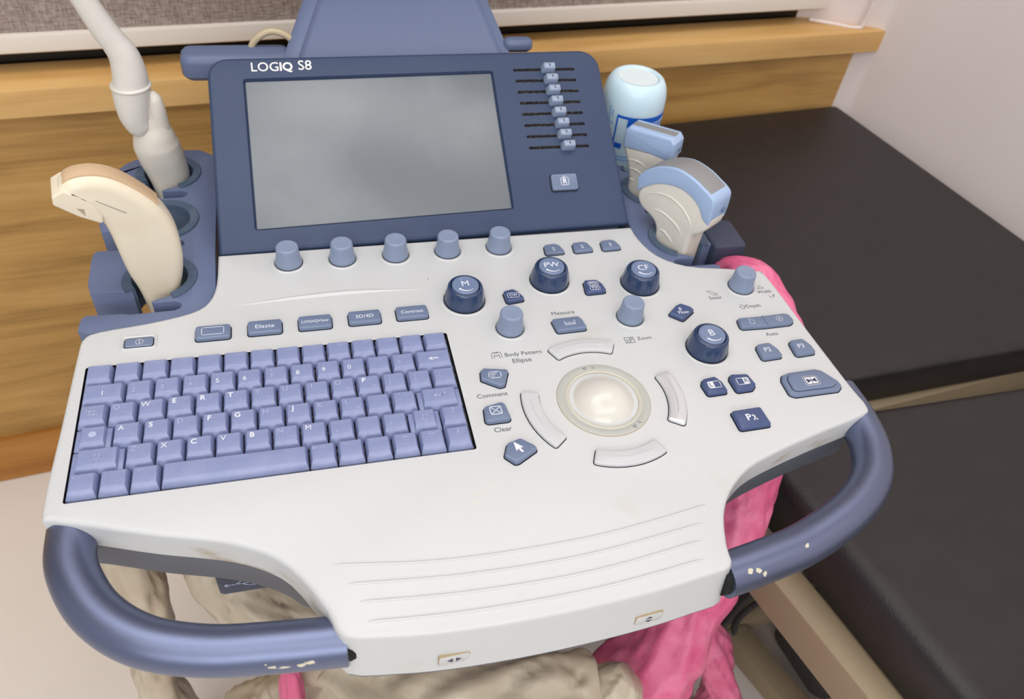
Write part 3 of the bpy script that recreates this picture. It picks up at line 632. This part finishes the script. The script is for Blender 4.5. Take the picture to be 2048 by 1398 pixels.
mb = MB(); stroke(mb, [(17, -35.6), (17, -30.4), (19, -29), (23, -29), (25, -30.4), (25, -35.6)], .4, 0); stroke(mb, [(19, -35.6), (19, -32), (21, -33.4), (23, -32), (23, -35.6)], .4, 0); stroke(mb, [(19, -29), (21, -30.4), (23, -29)], .4, 0); obj('torso_symbol', mb, INKK, US)
mb = MB(); stroke(mb, [(229, 19.6), (232, 19.6), (238, 14.8), (233.4, 14.8)], .35, 0, closed=True); stroke(mb, [(232, 13), (238, 13)], .3, 0); obj('steer_symbol', mb, INKK, US)
mb = MB(); stroke(mb, [(279.6, 16.6), (282.6, 20.6), (285.8, 16.8)], .35, 0, closed=True); stroke(mb, [(286, 6.4), (286.4, 4.4), (288.4, 3.6), (290.4, 4.4), (290.6, 6.4)], .4, 0); fill(mb, [(289.6, 6), (291.6, 6), (290.6, 8)], 0); obj('width_symbol', mb, INKK, US)
mb = MB(); stroke(mb, [(250.6, -5), (253.6, -1.6), (256.8, -5), (255, -5), (255, -7.4), (252.4, -7.4), (252.4, -5)], .35, 0, closed=True); obj('depth_symbol', mb, INKK, US)
# scuffs on the palm rest and grime along the skirts
mb = MB()
for k in range(16):
    x = random.uniform(-48, -6); y = -160+random.uniform(-7, 7); l = random.uniform(4, 14); stroke(mb, [(x, y), (x+l, y+.2)], random.uniform(.15, .4), -.07, .1)
obj('scuff', mb, mat('scuff_tint', (216, 212, 204), .5), US)
mb = MB()
def skirt_pt(x, y, z, d): return (x, y-d, z)
for cx, cy, n_, sp in ((-232, -153.6, 14, 16), (-160, -181.5, 22, 10)):
    pass
for x, y in ((-18, 80), (58, 97.6)):
    fill(mb, circ(x, y-12 if x < 0 else y-1, .55, 8), .0, .06)
obj('ink_dot', mb, mat('ink_blue', (60, 70, 190), .5), US)

# ------------------------------------------------------------------ tilted touch-screen head
TL = math.radians(35)
SB = Matrix.Translation((0, 0, H0)) @ Matrix.Translation((0, .1233, 0)) @ Matrix.Rotation(TL, 4, 'X')   # local x right, y up the slope, z out of the face
bz = roundp([(-192, -2), (192, 2), (187.5, 187.5), (-188.5, 183.5)], [3, 3, 20, 18], 8)
SR = roundp([(-160.6, 18.6), (77.8, 24.0), (76.2, 166.6), (-158.6, 163)], 3, 3)
mb = MB(); rings = [[(x, y, z) for x, y in inset(bz, d)] for d, z in ((3.4, 0), (1.8, -.4), (.6, -1.6), (0, -3.6), (0, -14), (2, -16))]
mb.loft(rings, 0, caps=(False, True)); me = mb.mesh('bezel', [BEZEL, BEZEL], 40)
bm = bmesh.new(); bm.from_mesh(me)
top_e = [e for e in bm.edges if len(e.link_faces) == 1]
slots = [roundp([(96.6+.12*k*5, 166.4-11.68*k-1.5), (160.4+.4*k, 166.4-11.68*k-1.5), (160.4+.4*k, 166.4-11.68*k+1.5), (96.6+.12*k*5, 166.4-11.68*k+1.5)], 1.3, 2) for k in range(8)]
holes = [SR]+slots; alle = list(top_e); hs = []
for hpts in holes:
    hv = [bm.verts.new((x/1000, y/1000, 0)) for x, y in hpts]; he = [bm.edges.new((hv[i], hv[(i+1) % len(hv)])) for i in range(len(hv))]; alle += he; hs.append((hv, he))
r_ = bmesh.ops.triangle_fill(bm, edges=alle, use_beauty=True, use_dissolve=False, normal=(0, 0, 1))
for f in [g for g in r_['geom'] if isinstance(g, bmesh.types.BMFace)]:
    if f.normal.z < 0: f.normal_flip()
    f.smooth = True
for (hv, he), hpts, dep in zip(hs, holes, [3.4]+[5]*8):
    low_ = inset(hpts, 1.6 if dep < 4 else 0); lv = [bm.verts.new((x/1000, y/1000, -dep/1000)) for x, y in low_]
    for i in range(len(hv)):
        f = bm.faces.new((hv[i], hv[(i+1) % len(hv)], lv[(i+1) % len(hv)], lv[i])); f.smooth = False; f.normal_flip()
        if dep > 4: f.material_index = 1
    f = bm.faces.new(lv); f.material_index = 1 if dep > 4 else 0
    if f.normal.z < 0: f.normal_flip()
    for e in he: e.smooth = False
bm.to_mesh(me); bm.free(); me.materials[1] = GAP
bezel = put('touch_screen_head', me, US, basis=SB)
mb = MB(); prism(mb, inset(SR, 2.1), [(0, -3.5), (0, -2.6), (.4, -2.4)]); scr = obj('screen', mb, SCREEN, bezel, basis=SB)
for k, sx in enumerate((132.3, 133.5, 134.2, 135.2, 136.6, 137.9, 138.6, 140.6)):
    y = 166.4-11.68*k; mb = MB()
    prism(mb, roundp(rect(sx, y+.3, 13.6, 8.4), 1.8, 3), [(0, -2), (0, 1.2), (.8, 6), (1, 7.6), (1.6, 8.5), (2.4, 8.8)], 0); kb = obj('slider_knob', mb, SLIDER, bezel, basis=SB)
    kb2 = MB(); stroke(kb2, [(sx, y-.9), (sx, y+1.6)], 1.0, 8.75, .2); obj('slider_mark', kb2, INKK, bezel, basis=SB)
mb = MB(); p_ = roundp(rect(131, 47.6, 26.5, 16.6), 2.4, 3); prism(mb, p_, [(-.9, -.2), (-.9, .2), (.3, .2)], 1); prism(mb, p_, fillet(-.2, 3.2, 1.1, 3), 0); obj('record_button', mb, [BTN, BLACK], bezel, basis=SB)
mb = MB(); stroke(mb, roundp(rect(131, 48, 7.6, 7.4), .8, 2), .5, 3.2, closed=True); stroke(mb, [(129.8, 51.7), (129.8, 53), (132.4, 53)], .5, 3.2); obj('record_symbol', mb, INKW, bezel, basis=SB)
text('record_symbol', 'R', 3.8, 131, 48, 3.22, INKW, bezel, basis=SB, bold=True)
for t, x, bld, sz in (('LOG', -138.2, False, 7.2), ('IQ', -119.4, True, 7.2), ('S8', -102.4, False, 7.2)): text('brand_lettering', t, sz, x, 173.8 if t != 'S8' else 174.8, .05, SILVER, bezel, basis=SB, bold=bld, width={'LOG': 24, 'IQ': 11.4, 'S8': 12}[t])
# wedge body under the touch screen
mb = MB(); ys = [(124, -12), (124, -8), (262, 86), (278, 86), (278, -40)]
mb.loft([[(-182, y, z) for y, z in ys], [(182, y, z) for y, z in ys]]); obj('screen_body', mb, DARK, US)

# probe holder plates left and right: open cups with rubber gaskets
def cup_outline(s, cups, back, outer, notch_len):
    """outline in the left-hand sense (x negative outwards); s mirrors it"""
    pts = [(-196, 130), (-196, back-40), (-200, back-12), (-214, back-1), (-232, back), (-262, back-6), (-282, back-22), (outer, back-46)]
    for ci, (cx, cy) in enumerate(cups):
        last = s > 0 and ci == len(cups)-1
        pts += [(outer, cy-2), (outer+3, cy-13), (cx-23, cy-14)]
        r = 25
        pts += [(cx+r*math.cos(a), cy+r*math.sin(a)) for a in [math.radians(214-k*(214+70)/22) for k in range(23)]]
        pts += [(cx-2, cy-27), (cx-5, cy-29), (cx-4, cy-31.5), (cx+13, cy-31), (cx+17, cy-33), (cx+18.5, cy-36.5), (cx+17, cy-40), (cx+13, cy-42), (cx-20, cy-42.6)]
        pts += [(-263, 61), (-262, 49)] if last else [(cx-26, cy-41), (outer+3, cy-40), (outer, cy-43), (outer-1, cy-50)]
    pts += ([] if s > 0 else [(outer-1, 47), (-289, 42)])+[(-243, 47), (-213, 54), (-200, 65), (-195, 84)]
    return ccw([(-x if s > 0 else x, y) for x, y in pts])
def holder(s, cups, name):
    mb = MB(); o_ = cup_outline(s, cups, 306, -296, 0)
    prism(mb, o_, [(0, -46), (0, -7.4), (.35, -6.6), (.9, -6.4)], 0); h = obj(name, mb, PLATE, US)
    for cx, cy in cups:
        x0 = -cx if s > 0 else cx; mb = MB(); N = 26; A = [math.radians(212-k*(212+66)/N) for k in range(N+1)]
        R = lambda r, a, z: ((x0+(-1 if s > 0 else 1)*r*math.cos(a)), cy+r*math.sin(a), z)
        rs = [[R(22, a, -40), R(22, a, -6.6), R(22.6, a, -5.4), R(29.6, a, -5.0), R(30.2, a, -5.8), R(30.2, a, -6.6), R(25.2, a, -6.6), R(25.2, a, -40)] for a in A]
        mb.loft(rs); obj('cup_gasket', mb, GASKET, h)
    return h
holder(-1, [(-241, 264), (-241, 187), (-240, 104)], 'probe_holder')
holder(1, [(-239, 268), (-239, 190), (-238, 106)], 'probe_holder')
# block at the outer edge of the right holder
mb = MB(); box(mb, 268, 304, 84, 128, -60, -4, 4); obj('holder_block', mb, DARK, US)

# rear deck, rear cable hooks
mb = MB(); 
def deck(l, r_, y, z, dz): return [(l, y, z-dz), (r_, y, z-dz), (r_, y, z), (r_-9, y, z+1.5), (r_-12, y, z-1.5), (r_-15, y, z-2.5), (l+20, y, z-2.5), (l+17, y, z-1.5), (l+15, y, z+1.5), (l+3, y, z+1.5), (l, y, z-1)]
mb.loft([deck(-128, 110, 272, 74, 20), deck(-121, 103, 300, 94, 26), deck(-97, 88, 352, 127, 30), deck(-86, 78, 392, 150, 40), deck(-78, 70, 410, 185, 50)]); obj('rear_deck', mb, PLATE, US)
mb = MB(); prism(mb, roundp(rect(0, 436, 70, 60), 14, 3), [(0, 100), (0, 420)]); obj('monitor_arm', mb, DARK, US)
mb = MB(); box(mb, -260, 260, 352, 398, 222, 560, 14); obj('monitor_housing', mb, DARK, US)
mb = MB(); box(mb, -215, -114, 294, 326, 71, 96, 9, n=3); obj('rear_hook', mb, PLATE, US)
mb = MB(); box(mb, 98, 129, 302, 318, 92, 105, 6.5, n=3); obj('rear_hook', mb, PLATE, US)
mb = MB(); tube(mb, smooth_path([(-152, 318, 86), (-147, 318, 100), (-131, 318, 110), (-114, 318, 104), (-104, 318, 84)], 6), 3.2, 10); obj('rear_cable', mb, CABLEW, US)

# ------------------------------------------------------------------ probes
def plane(c, yaw):
    a = math.radians(yaw); X = Vector((math.cos(a), math.sin(a), 0)); Z = Vector((0, 0, 1)); N = Vector((X.y, -X.x, 0))      # N points to the user
    def xf(p): v = Vector((c[0], c[1], 0))+X*p[0]+Z*p[1]+N*p[2]; return (v.x, v.y, v.z)
    return xf
def pillow(mb, pts, T, r, xf, mi=0, n=4):
    prof = [(r-r*math.sin(PI/2*k/n), -T/2+r*(1-math.cos(PI/2*k/n))) for k in range(n+1)]
    prism(mb, pts, prof+[(d, -z) for d, z in reversed(prof)], mi, xf)
def dense(pts, step=3, it=2):
    P = ccw(pts)
    for _ in range(it):
        Q = []
        for i in range(len(P)):
            a, b = Vector(P[i]), Vector(P[(i+1) % len(P)]); Q += [tuple(a*.75+b*.25), tuple(a*.25+b*.75)]
        P = Q
    return P
# convex probe, right front cup
pr = empty('ultrasound_probe', W((238, 107, -30)), 'curved ultrasound probe with wide blue head in the front right holder', 'probe', 'probes in the side holders')
xf = plane((237, 107), -59); xf0 = xf; xf = lambda p: xf0((p[0]*.97, p[1]-3, p[2]))
mb = MB(); pillow(mb, dense([(21, -44), (20.5, 6), (22, 17), (28, 22), (35, 32), (36, 42), (30, 50), (21, 53), (11, 58), (-3, 60), (-18, 57), (-31, 51), (-44, 41), (-50, 32), (-49, 22), (-41, 15), (-28, 12), (-21, 7), (-18, -2), (-18, -44)]), 28, 4.5, xf); obj('probe_body', mb, PROBEW, pr)
low_ = [(-50, 31), (-44, 38), (-31, 48.5), (-18, 54.5), (-3, 57.5), (11, 55), (21, 49), (27, 41), (35, 37)]; upp = [(35.5, 47), (34, 62), (27, 67), (21, 69), (8, 73), (-9, 74.5), (-22, 71.5), (-35, 65), (-46, 56), (-53, 46)]
sm = lambda pts, n=3: [(p.x, p.y) for p in smooth_path([(x, y, 0) for x, y in pts], n)]
mb = MB(); pillow(mb, ccw(sm(low_)+sm(upp)), 29.6, 1.6, xf, n=3); hd = obj('probe_head', mb, PBLUE, pr)
ar = sm([(27.5, 66), (21, 68.6), (8, 72.6), (-9, 74.1), (-22, 71.1), (-35, 64.6), (-46, 55.6)]); mb = MB(); pillow(mb, ccw([(x, y+1) for x, y in ar]+[(x, y-4) for x, y in reversed(ar)]), 24, .8, xf, n=2); obj('lens', mb, LENS, hd)
mb = MB(); tube(mb, [xf((34.2, 48, -4)), xf((37.6, 49, -4))], 2.6, 12); obj('pin_hole', mb, mat('pin_blue', (110, 130, 160), .5), hd)
for pts in ([(-39, 34), (-30, 41), (-18, 45), (-6, 45), (6, 41), (16, 33), (20, 27)], [(-28, 24), (-18, 26), (-8, 25), (4, 21), (12, 14)], [(-15, 7), (-9, 8), (-2, 5), (5, 1)]):
    mb = MB(); pp = [xf((x, y-2, 13.7)) for x, y in sm(pts)]; tube(mb, pp, lerp_list([.3, 1.2, 1.2, 1.2, .3], len(pp)), 8); obj('grip_ridge', mb, PROBEW, pr)
# linear probe, right middle cup
pr = empty('ultrasound_probe', W((238, 187, -30)), 'narrow linear ultrasound probe with flat blue head beside the gel bottle', 'probe', 'probes in the side holders')
xf = plane((238, 187), -49); xf0 = xf; xf1 = xf; xf = lambda p: xf1((p[0]*.95, p[1]-5, p[2]))
mb = MB(); pillow(mb, dense([(10, -44), (9, 8), (12, 30), (17, 40), (20, 50), (14, 58), (-36, 50), (-39, 41), (-34, 32), (-28, 20), (-24, 6), (-23, -44)]), 22, 6.5, xf); obj('probe_body', mb, PROBEW, pr)
mb = MB(); pillow(mb, roundp([(-39.5, 40), (-12, 44.5), (15, 45), (20, 50), (19, 66), (14, 71), (-35, 65.5), (-39, 61)], 3, 3), 23, 3.5, xf); hd = obj('probe_head', mb, PBLUE, pr)
mb = MB(); pillow(mb, roundp([(-36, 60), (14, 65), (14, 71.8), (-35, 66.3)], .6, 1), 9, .6, xf, n=1); obj('lens', mb, LENS, hd)
mb = MB(); tube(mb, [xf((18.6, 57, -2)), xf((20.8, 57, -2))], 2.4, 12); obj('pin_hole', mb, MATS['pin_blue'], hd)
for pts in ([(-29, 31), (-18, 33), (-6, 31)], [(-25, 22), (-16, 23), (-7, 20)], [(-22, 10), (-15, 11)]):
    mb = MB(); pp = [xf((x, y, 10.8)) for x, y in sm(pts)]; tube(mb, pp, lerp_list([.3, 1.1, .3], len(pp)), 8); obj('grip_ridge', mb, PROBEW, pr)
# cream volume probe, left front cup
pr = empty('ultrasound_probe', W((-240, 104, -30)), 'cream ultrasound probe with tan curved face bending over the left side', 'probe', 'probes in the side holders')
xf = plane((-240, 104), 10)
mb = MB(); pillow(mb, dense([(10, -46), (14, -14), (20, 3), (23, 25), (22, 48), (16, 66), (7, 80), (-5, 93), (-16, 101), (-27, 104.5), (-40, 104), (-47, 100), (-51, 96), (-50, 90), (-44, 84), (-36, 77), (-30, 69), (-26, 55), (-24, 31), (-22, 9), (-17, -10), (-14, -46)]), 27, 9, xf, n=5); obj('probe_body', mb, PROBEC, pr)
ar = sm([(13.5, 71), (6, 81.5), (-5, 93.5), (-16, 101.3), (-27, 104.8), (-38, 104.6), (-45, 102)]); mb = MB(); pillow(mb, ccw([(x+.4, y+.7) for x, y in ar]+[(x-4, y-6) for x, y in reversed(ar)]), 15, .8, xf, n=2); obj('lens', mb, TAN, pr)
mb = MB(); pillow(mb, roundp([(-27, 64), (-26.5, 72), (-30, 82), (-37, 91), (-47, 98), (-55, 94), (-56, 87), (-42, 74)], 2, 3), 27.6, 1.6, xf); hd = obj('end_cap', mb, PROBEC, pr)
mb = MB(); prism(mb, [(-42, 82), (-37, 80.5), (-37.5, 74.5)], [(0, 12.6), (0, 14)], 0, xf); obj('cap_notch', mb, mat('shadow_cream', (178, 164, 140), .6), hd)
mb = MB(); tube(mb, [xf((-28, 86, 13.3)), xf((-10, 71.5, 13.4))], .35, 6); obj('seam', mb, mat('seam_brown', (120, 108, 92), .6), pr)
# long-handled probe, left back cup
pr = empty('ultrasound_probe', W((-242, 265, -30)), 'white long-necked ultrasound probe standing in the back left holder', 'probe', 'probes in the side holders')
xf = plane((-242, 265), 8)
def T3(pts, n=5): return [Vector(xf((p.x, p.y, p.z))) for p in smooth_path([(a, b, c) for a, b, c in pts], n)]
mb = MB(); pp = T3([(3, -46, 0), (1, -8, 0), (-2, 12, 0), (-4, 26, 0), (-4, 38, 0), (-5, 48, 0), (-7, 58, 0), (-8, 72, 0)]); tube(mb, pp, lerp_list([15, 19, 20.6, 20.6, 17.5, 13.5, 11.5, 11], len(pp)), 28); obj('probe_handle', mb, PROBEW, pr, smooth=60)
mb = MB(); pp = T3([(3.5, 34, 1), (3.4, 50, 2), (3.6, 63, 3), (3.2, 73, 3), (1, 80, 2)]); tube(mb, pp, lerp_list([9, 8.4, 7.6, 6.6, 3], len(pp)), 16); obj('thumb_rest', mb, PROBEW, pr, smooth=60)
mb = MB(); pp = T3([(-9, 38, 4), (-13, 47, 4), (-15.5, 58, 3), (-15, 72, 2), (-13.2, 86, 1)]); tube(mb, pp, lerp_list([4, 11.5, 14, 15.5, 16.3], len(pp)), 28); obj('sheath', mb, TUBEW, pr, smooth=60)
mb = MB(); c_ = xf((-13.1, 87, 1)); mb.loft([[(c_[0]+r*math.cos(a), c_[1]+r*math.sin(a), c_[2]+z) for a in [2*PI*k/32 for k in range(32)]] for r, z in ((15.6, -1.6), (17, -1.2), (17.5, 0), (17, 1.2), (15.6, 1.6))]); obj('sheath_rim', mb, TUBEW, pr, smooth=60)
mb = MB(); pp = T3([(-13, 84, 1), (-11.5, 98, 1), (-12.5, 114, 1), (-17.5, 127, 1), (-23, 139, 1), (-31.5, 163, 1), (-42, 195, 1), (-55, 240, 1), (-66, 275, 1)]); tube(mb, pp, lerp_list([15.5, 14.6, 12.8, 11.2, 10.8, 9.8, 9, 8.6, 8.2], len(pp)), 28); obj('probe_shaft', mb, TUBEW, pr, smooth=60)

# ------------------------------------------------------------------ gel bottle, upside down in the back right cup
bt = empty('gel_bottle', W((237, 268, -20)), 'pale blue gel bottle with blue print standing upside down behind the screen', 'bottle')
BX, BY = 236, 268
LZ = 6
mb = MB(); lathe(mb, [(12, -48), (20, -36), (29, -26), (32, -12), (33.0, 12), (33.7, 44), (34, 52), (33.6, 64), (31.6, 74), (28, 80.6), (24.4, 83), (22, 82.6), (20.5, 80.6)], 56, (BX, BY), 0, (True, False)); obj('bottle_body', mb, BOTTLE, bt, smooth=60)
mb = MB(); lathe(mb, [(20.8, 80.8), (16, 78.4), (8, 77.6), (.05, 77.4)], 40, (BX, BY)); obj('bottle_base', mb, GEL, bt, smooth=60)
def cyl_patch(mb, a0, a1, z0, z1, tilt=0, mi=0):
    n = max(2, int(abs(a1-a0)/6)+1); R = lambda z: 32.6+.02*(z+6)+.35
    A = [math.radians(a0+(a1-a0)*k/n) for k in range(n+1)]
    rs = [[(BX+(R(z)+d)*math.cos(a), BY+(R(z)+d)*math.sin(a), z) for d, z in ((-.6, z0+LZ), (0, z0+LZ), (0, z1+LZ), (-.6, z1+LZ))] for a in A]
    mb.loft(rs, mi)
mb = MB(); cyl_patch(mb, 222, 350, 43, 46); cyl_patch(mb, 222, 225, -18+14, 46); cyl_patch(mb, 243, 340, 33.5, 43.2); cyl_patch(mb, 226, 240, 8, 14); obj('label_print', mb, LBLUE, bt)
mb = MB()
for z in (36, 38.5): 
    for a in range(262, 334, 8): cyl_patch(mb, a, a+5, z, z+1)
mb.v = [(BX+(x-BX)*1.006, BY+(y-BY)*1.006, z) for x, y, z in mb.v]; obj('label_print', mb, GEL, bt)
mb = MB()
for z, a0, a1 in ((29, 250, 330), (26, 252, 330), (21, 262, 330), (-2, 224, 262), (-6, 226, 266)):
    a = a0
    while a < a1: s_ = random.uniform(2.5, 6); cyl_patch(mb, a, a+s_, z, z+1.8); a += s_+2
cyl_patch(mb, 205, 206.5, 34, 52); cyl_patch(mb, 205, 217, 34, 35); cyl_patch(mb, 211, 213, 42, 49); obj('label_print', mb, LPALE, bt)

# ------------------------------------------------------------------ film sleeves wrapped round the probe cables
def sleeve(name, pts, rad, m, label, seed, lobes=7, amp=.22, mesh_n=44, tw=.25, cat='sleeve', group='film sleeves around the probe cables'):
    mb = MB(); pp = smooth_path(pts, 14); rr = lerp_list(rad, len(pp)); n = mesh_n
    def fold(i, k):
        a = 2*PI*k/n; c_, s_ = math.cos(a), math.sin(a)
        v = noise.noise(Vector((c_*.9+seed, s_*.9, i*.075)))*amp*1.6
        t = a+i*tw*.12; p = noise.noise(Vector((math.cos(t)*2.1, math.sin(t)*2.1+seed, i*.055)))
        cr = (1-min(1, abs(p)*3.2))**2*amp*.9
        return 1+v-cr
    tube(mb, pp, rr, n, fold=fold); o = obj(name, mb, m, None, smooth=100); return tag(o, label, cat, group)
sleeve('cable_sleeve', [(-300, 60, -120), (-314, 25, -210), (-318, 2, -275), (-319, -4, -330), (-324, -14, -400), (-329, -22, -480), (-334, -26, -560), (-330, 0, -700), (-325, 20, -797)], [22, 24, 20, 32, 27, 24, 30, 36, 34], TAUPE, 'taupe film sleeve hanging straight down behind the left handle', 1.3)
sleeve('cable_sleeve', [(-225, 80, -150), (-238, 34, -240), (-232, -8, -300), (-192, -50, -318), (-150, -76, -345), (-140, -80, -400), (-180, -86, -440), (-222, -88, -470), (-250, -60, -560), (-245, -30, -690), (-240, -20, -797)], [24, 26, 30, 36, 36, 32, 34, 36, 34, 30, 30], TAUPE, 'looped taupe film sleeve seen slanting through the left handle opening', 4.1)
sleeve('cable_sleeve', [(-126, -120, -300), (-90, -158, -302), (-40, -180, -300), (30, -192, -294), (80, -200, -294), (112, -206, -292), (134, -204, -272)], [34, 46, 50, 44, 36, 28, 16], TAUPE, 'bulky taupe film sleeve lying across beneath the front apron', 7.7)
sleeve('cable_sleeve', [(278, 100, -66), (282, 80, -36), (294, 62, -22), (309, 42, -24), (316, 14, -40), (310, -24, -80), (298, -62, -150), (280, -88, -205), (254, -114, -245), (224, -142, -285), (186, -170, -335), (150, -190, -390), (122, -206, -460), (112, -210, -560), (110, -205, -680), (112, -200, -797)], [11, 15, 17, 18, 19, 24, 28, 30, 33, 37, 44, 50, 50, 44, 42, 40], PINK, 'pink film sleeve draped from the right holder down under the console', 2.2, amp=.2)
sleeve('cable_sleeve', [(262, -70, -330), (276, -104, -385), (298, -128, -440), (318, -142, -490), (334, -154, -540), (340, -150, -640), (338, -140, -797)], [14, 19, 24, 20, 25, 24, 26], PINK, 'narrow pink film sleeve hanging right of the other pink sleeve', 5.5, amp=.24)
sleeve('cable_sleeve', [(-172, -122, -300), (-175, -132, -345), (-180, -136, -400), (-186, -138, -480), (-190, -136, -600), (-192, -130, -797)], [8, 12, 14, 15, 17, 19], PINK, 'thin pink film sleeve hanging below the left handle', 9.1)
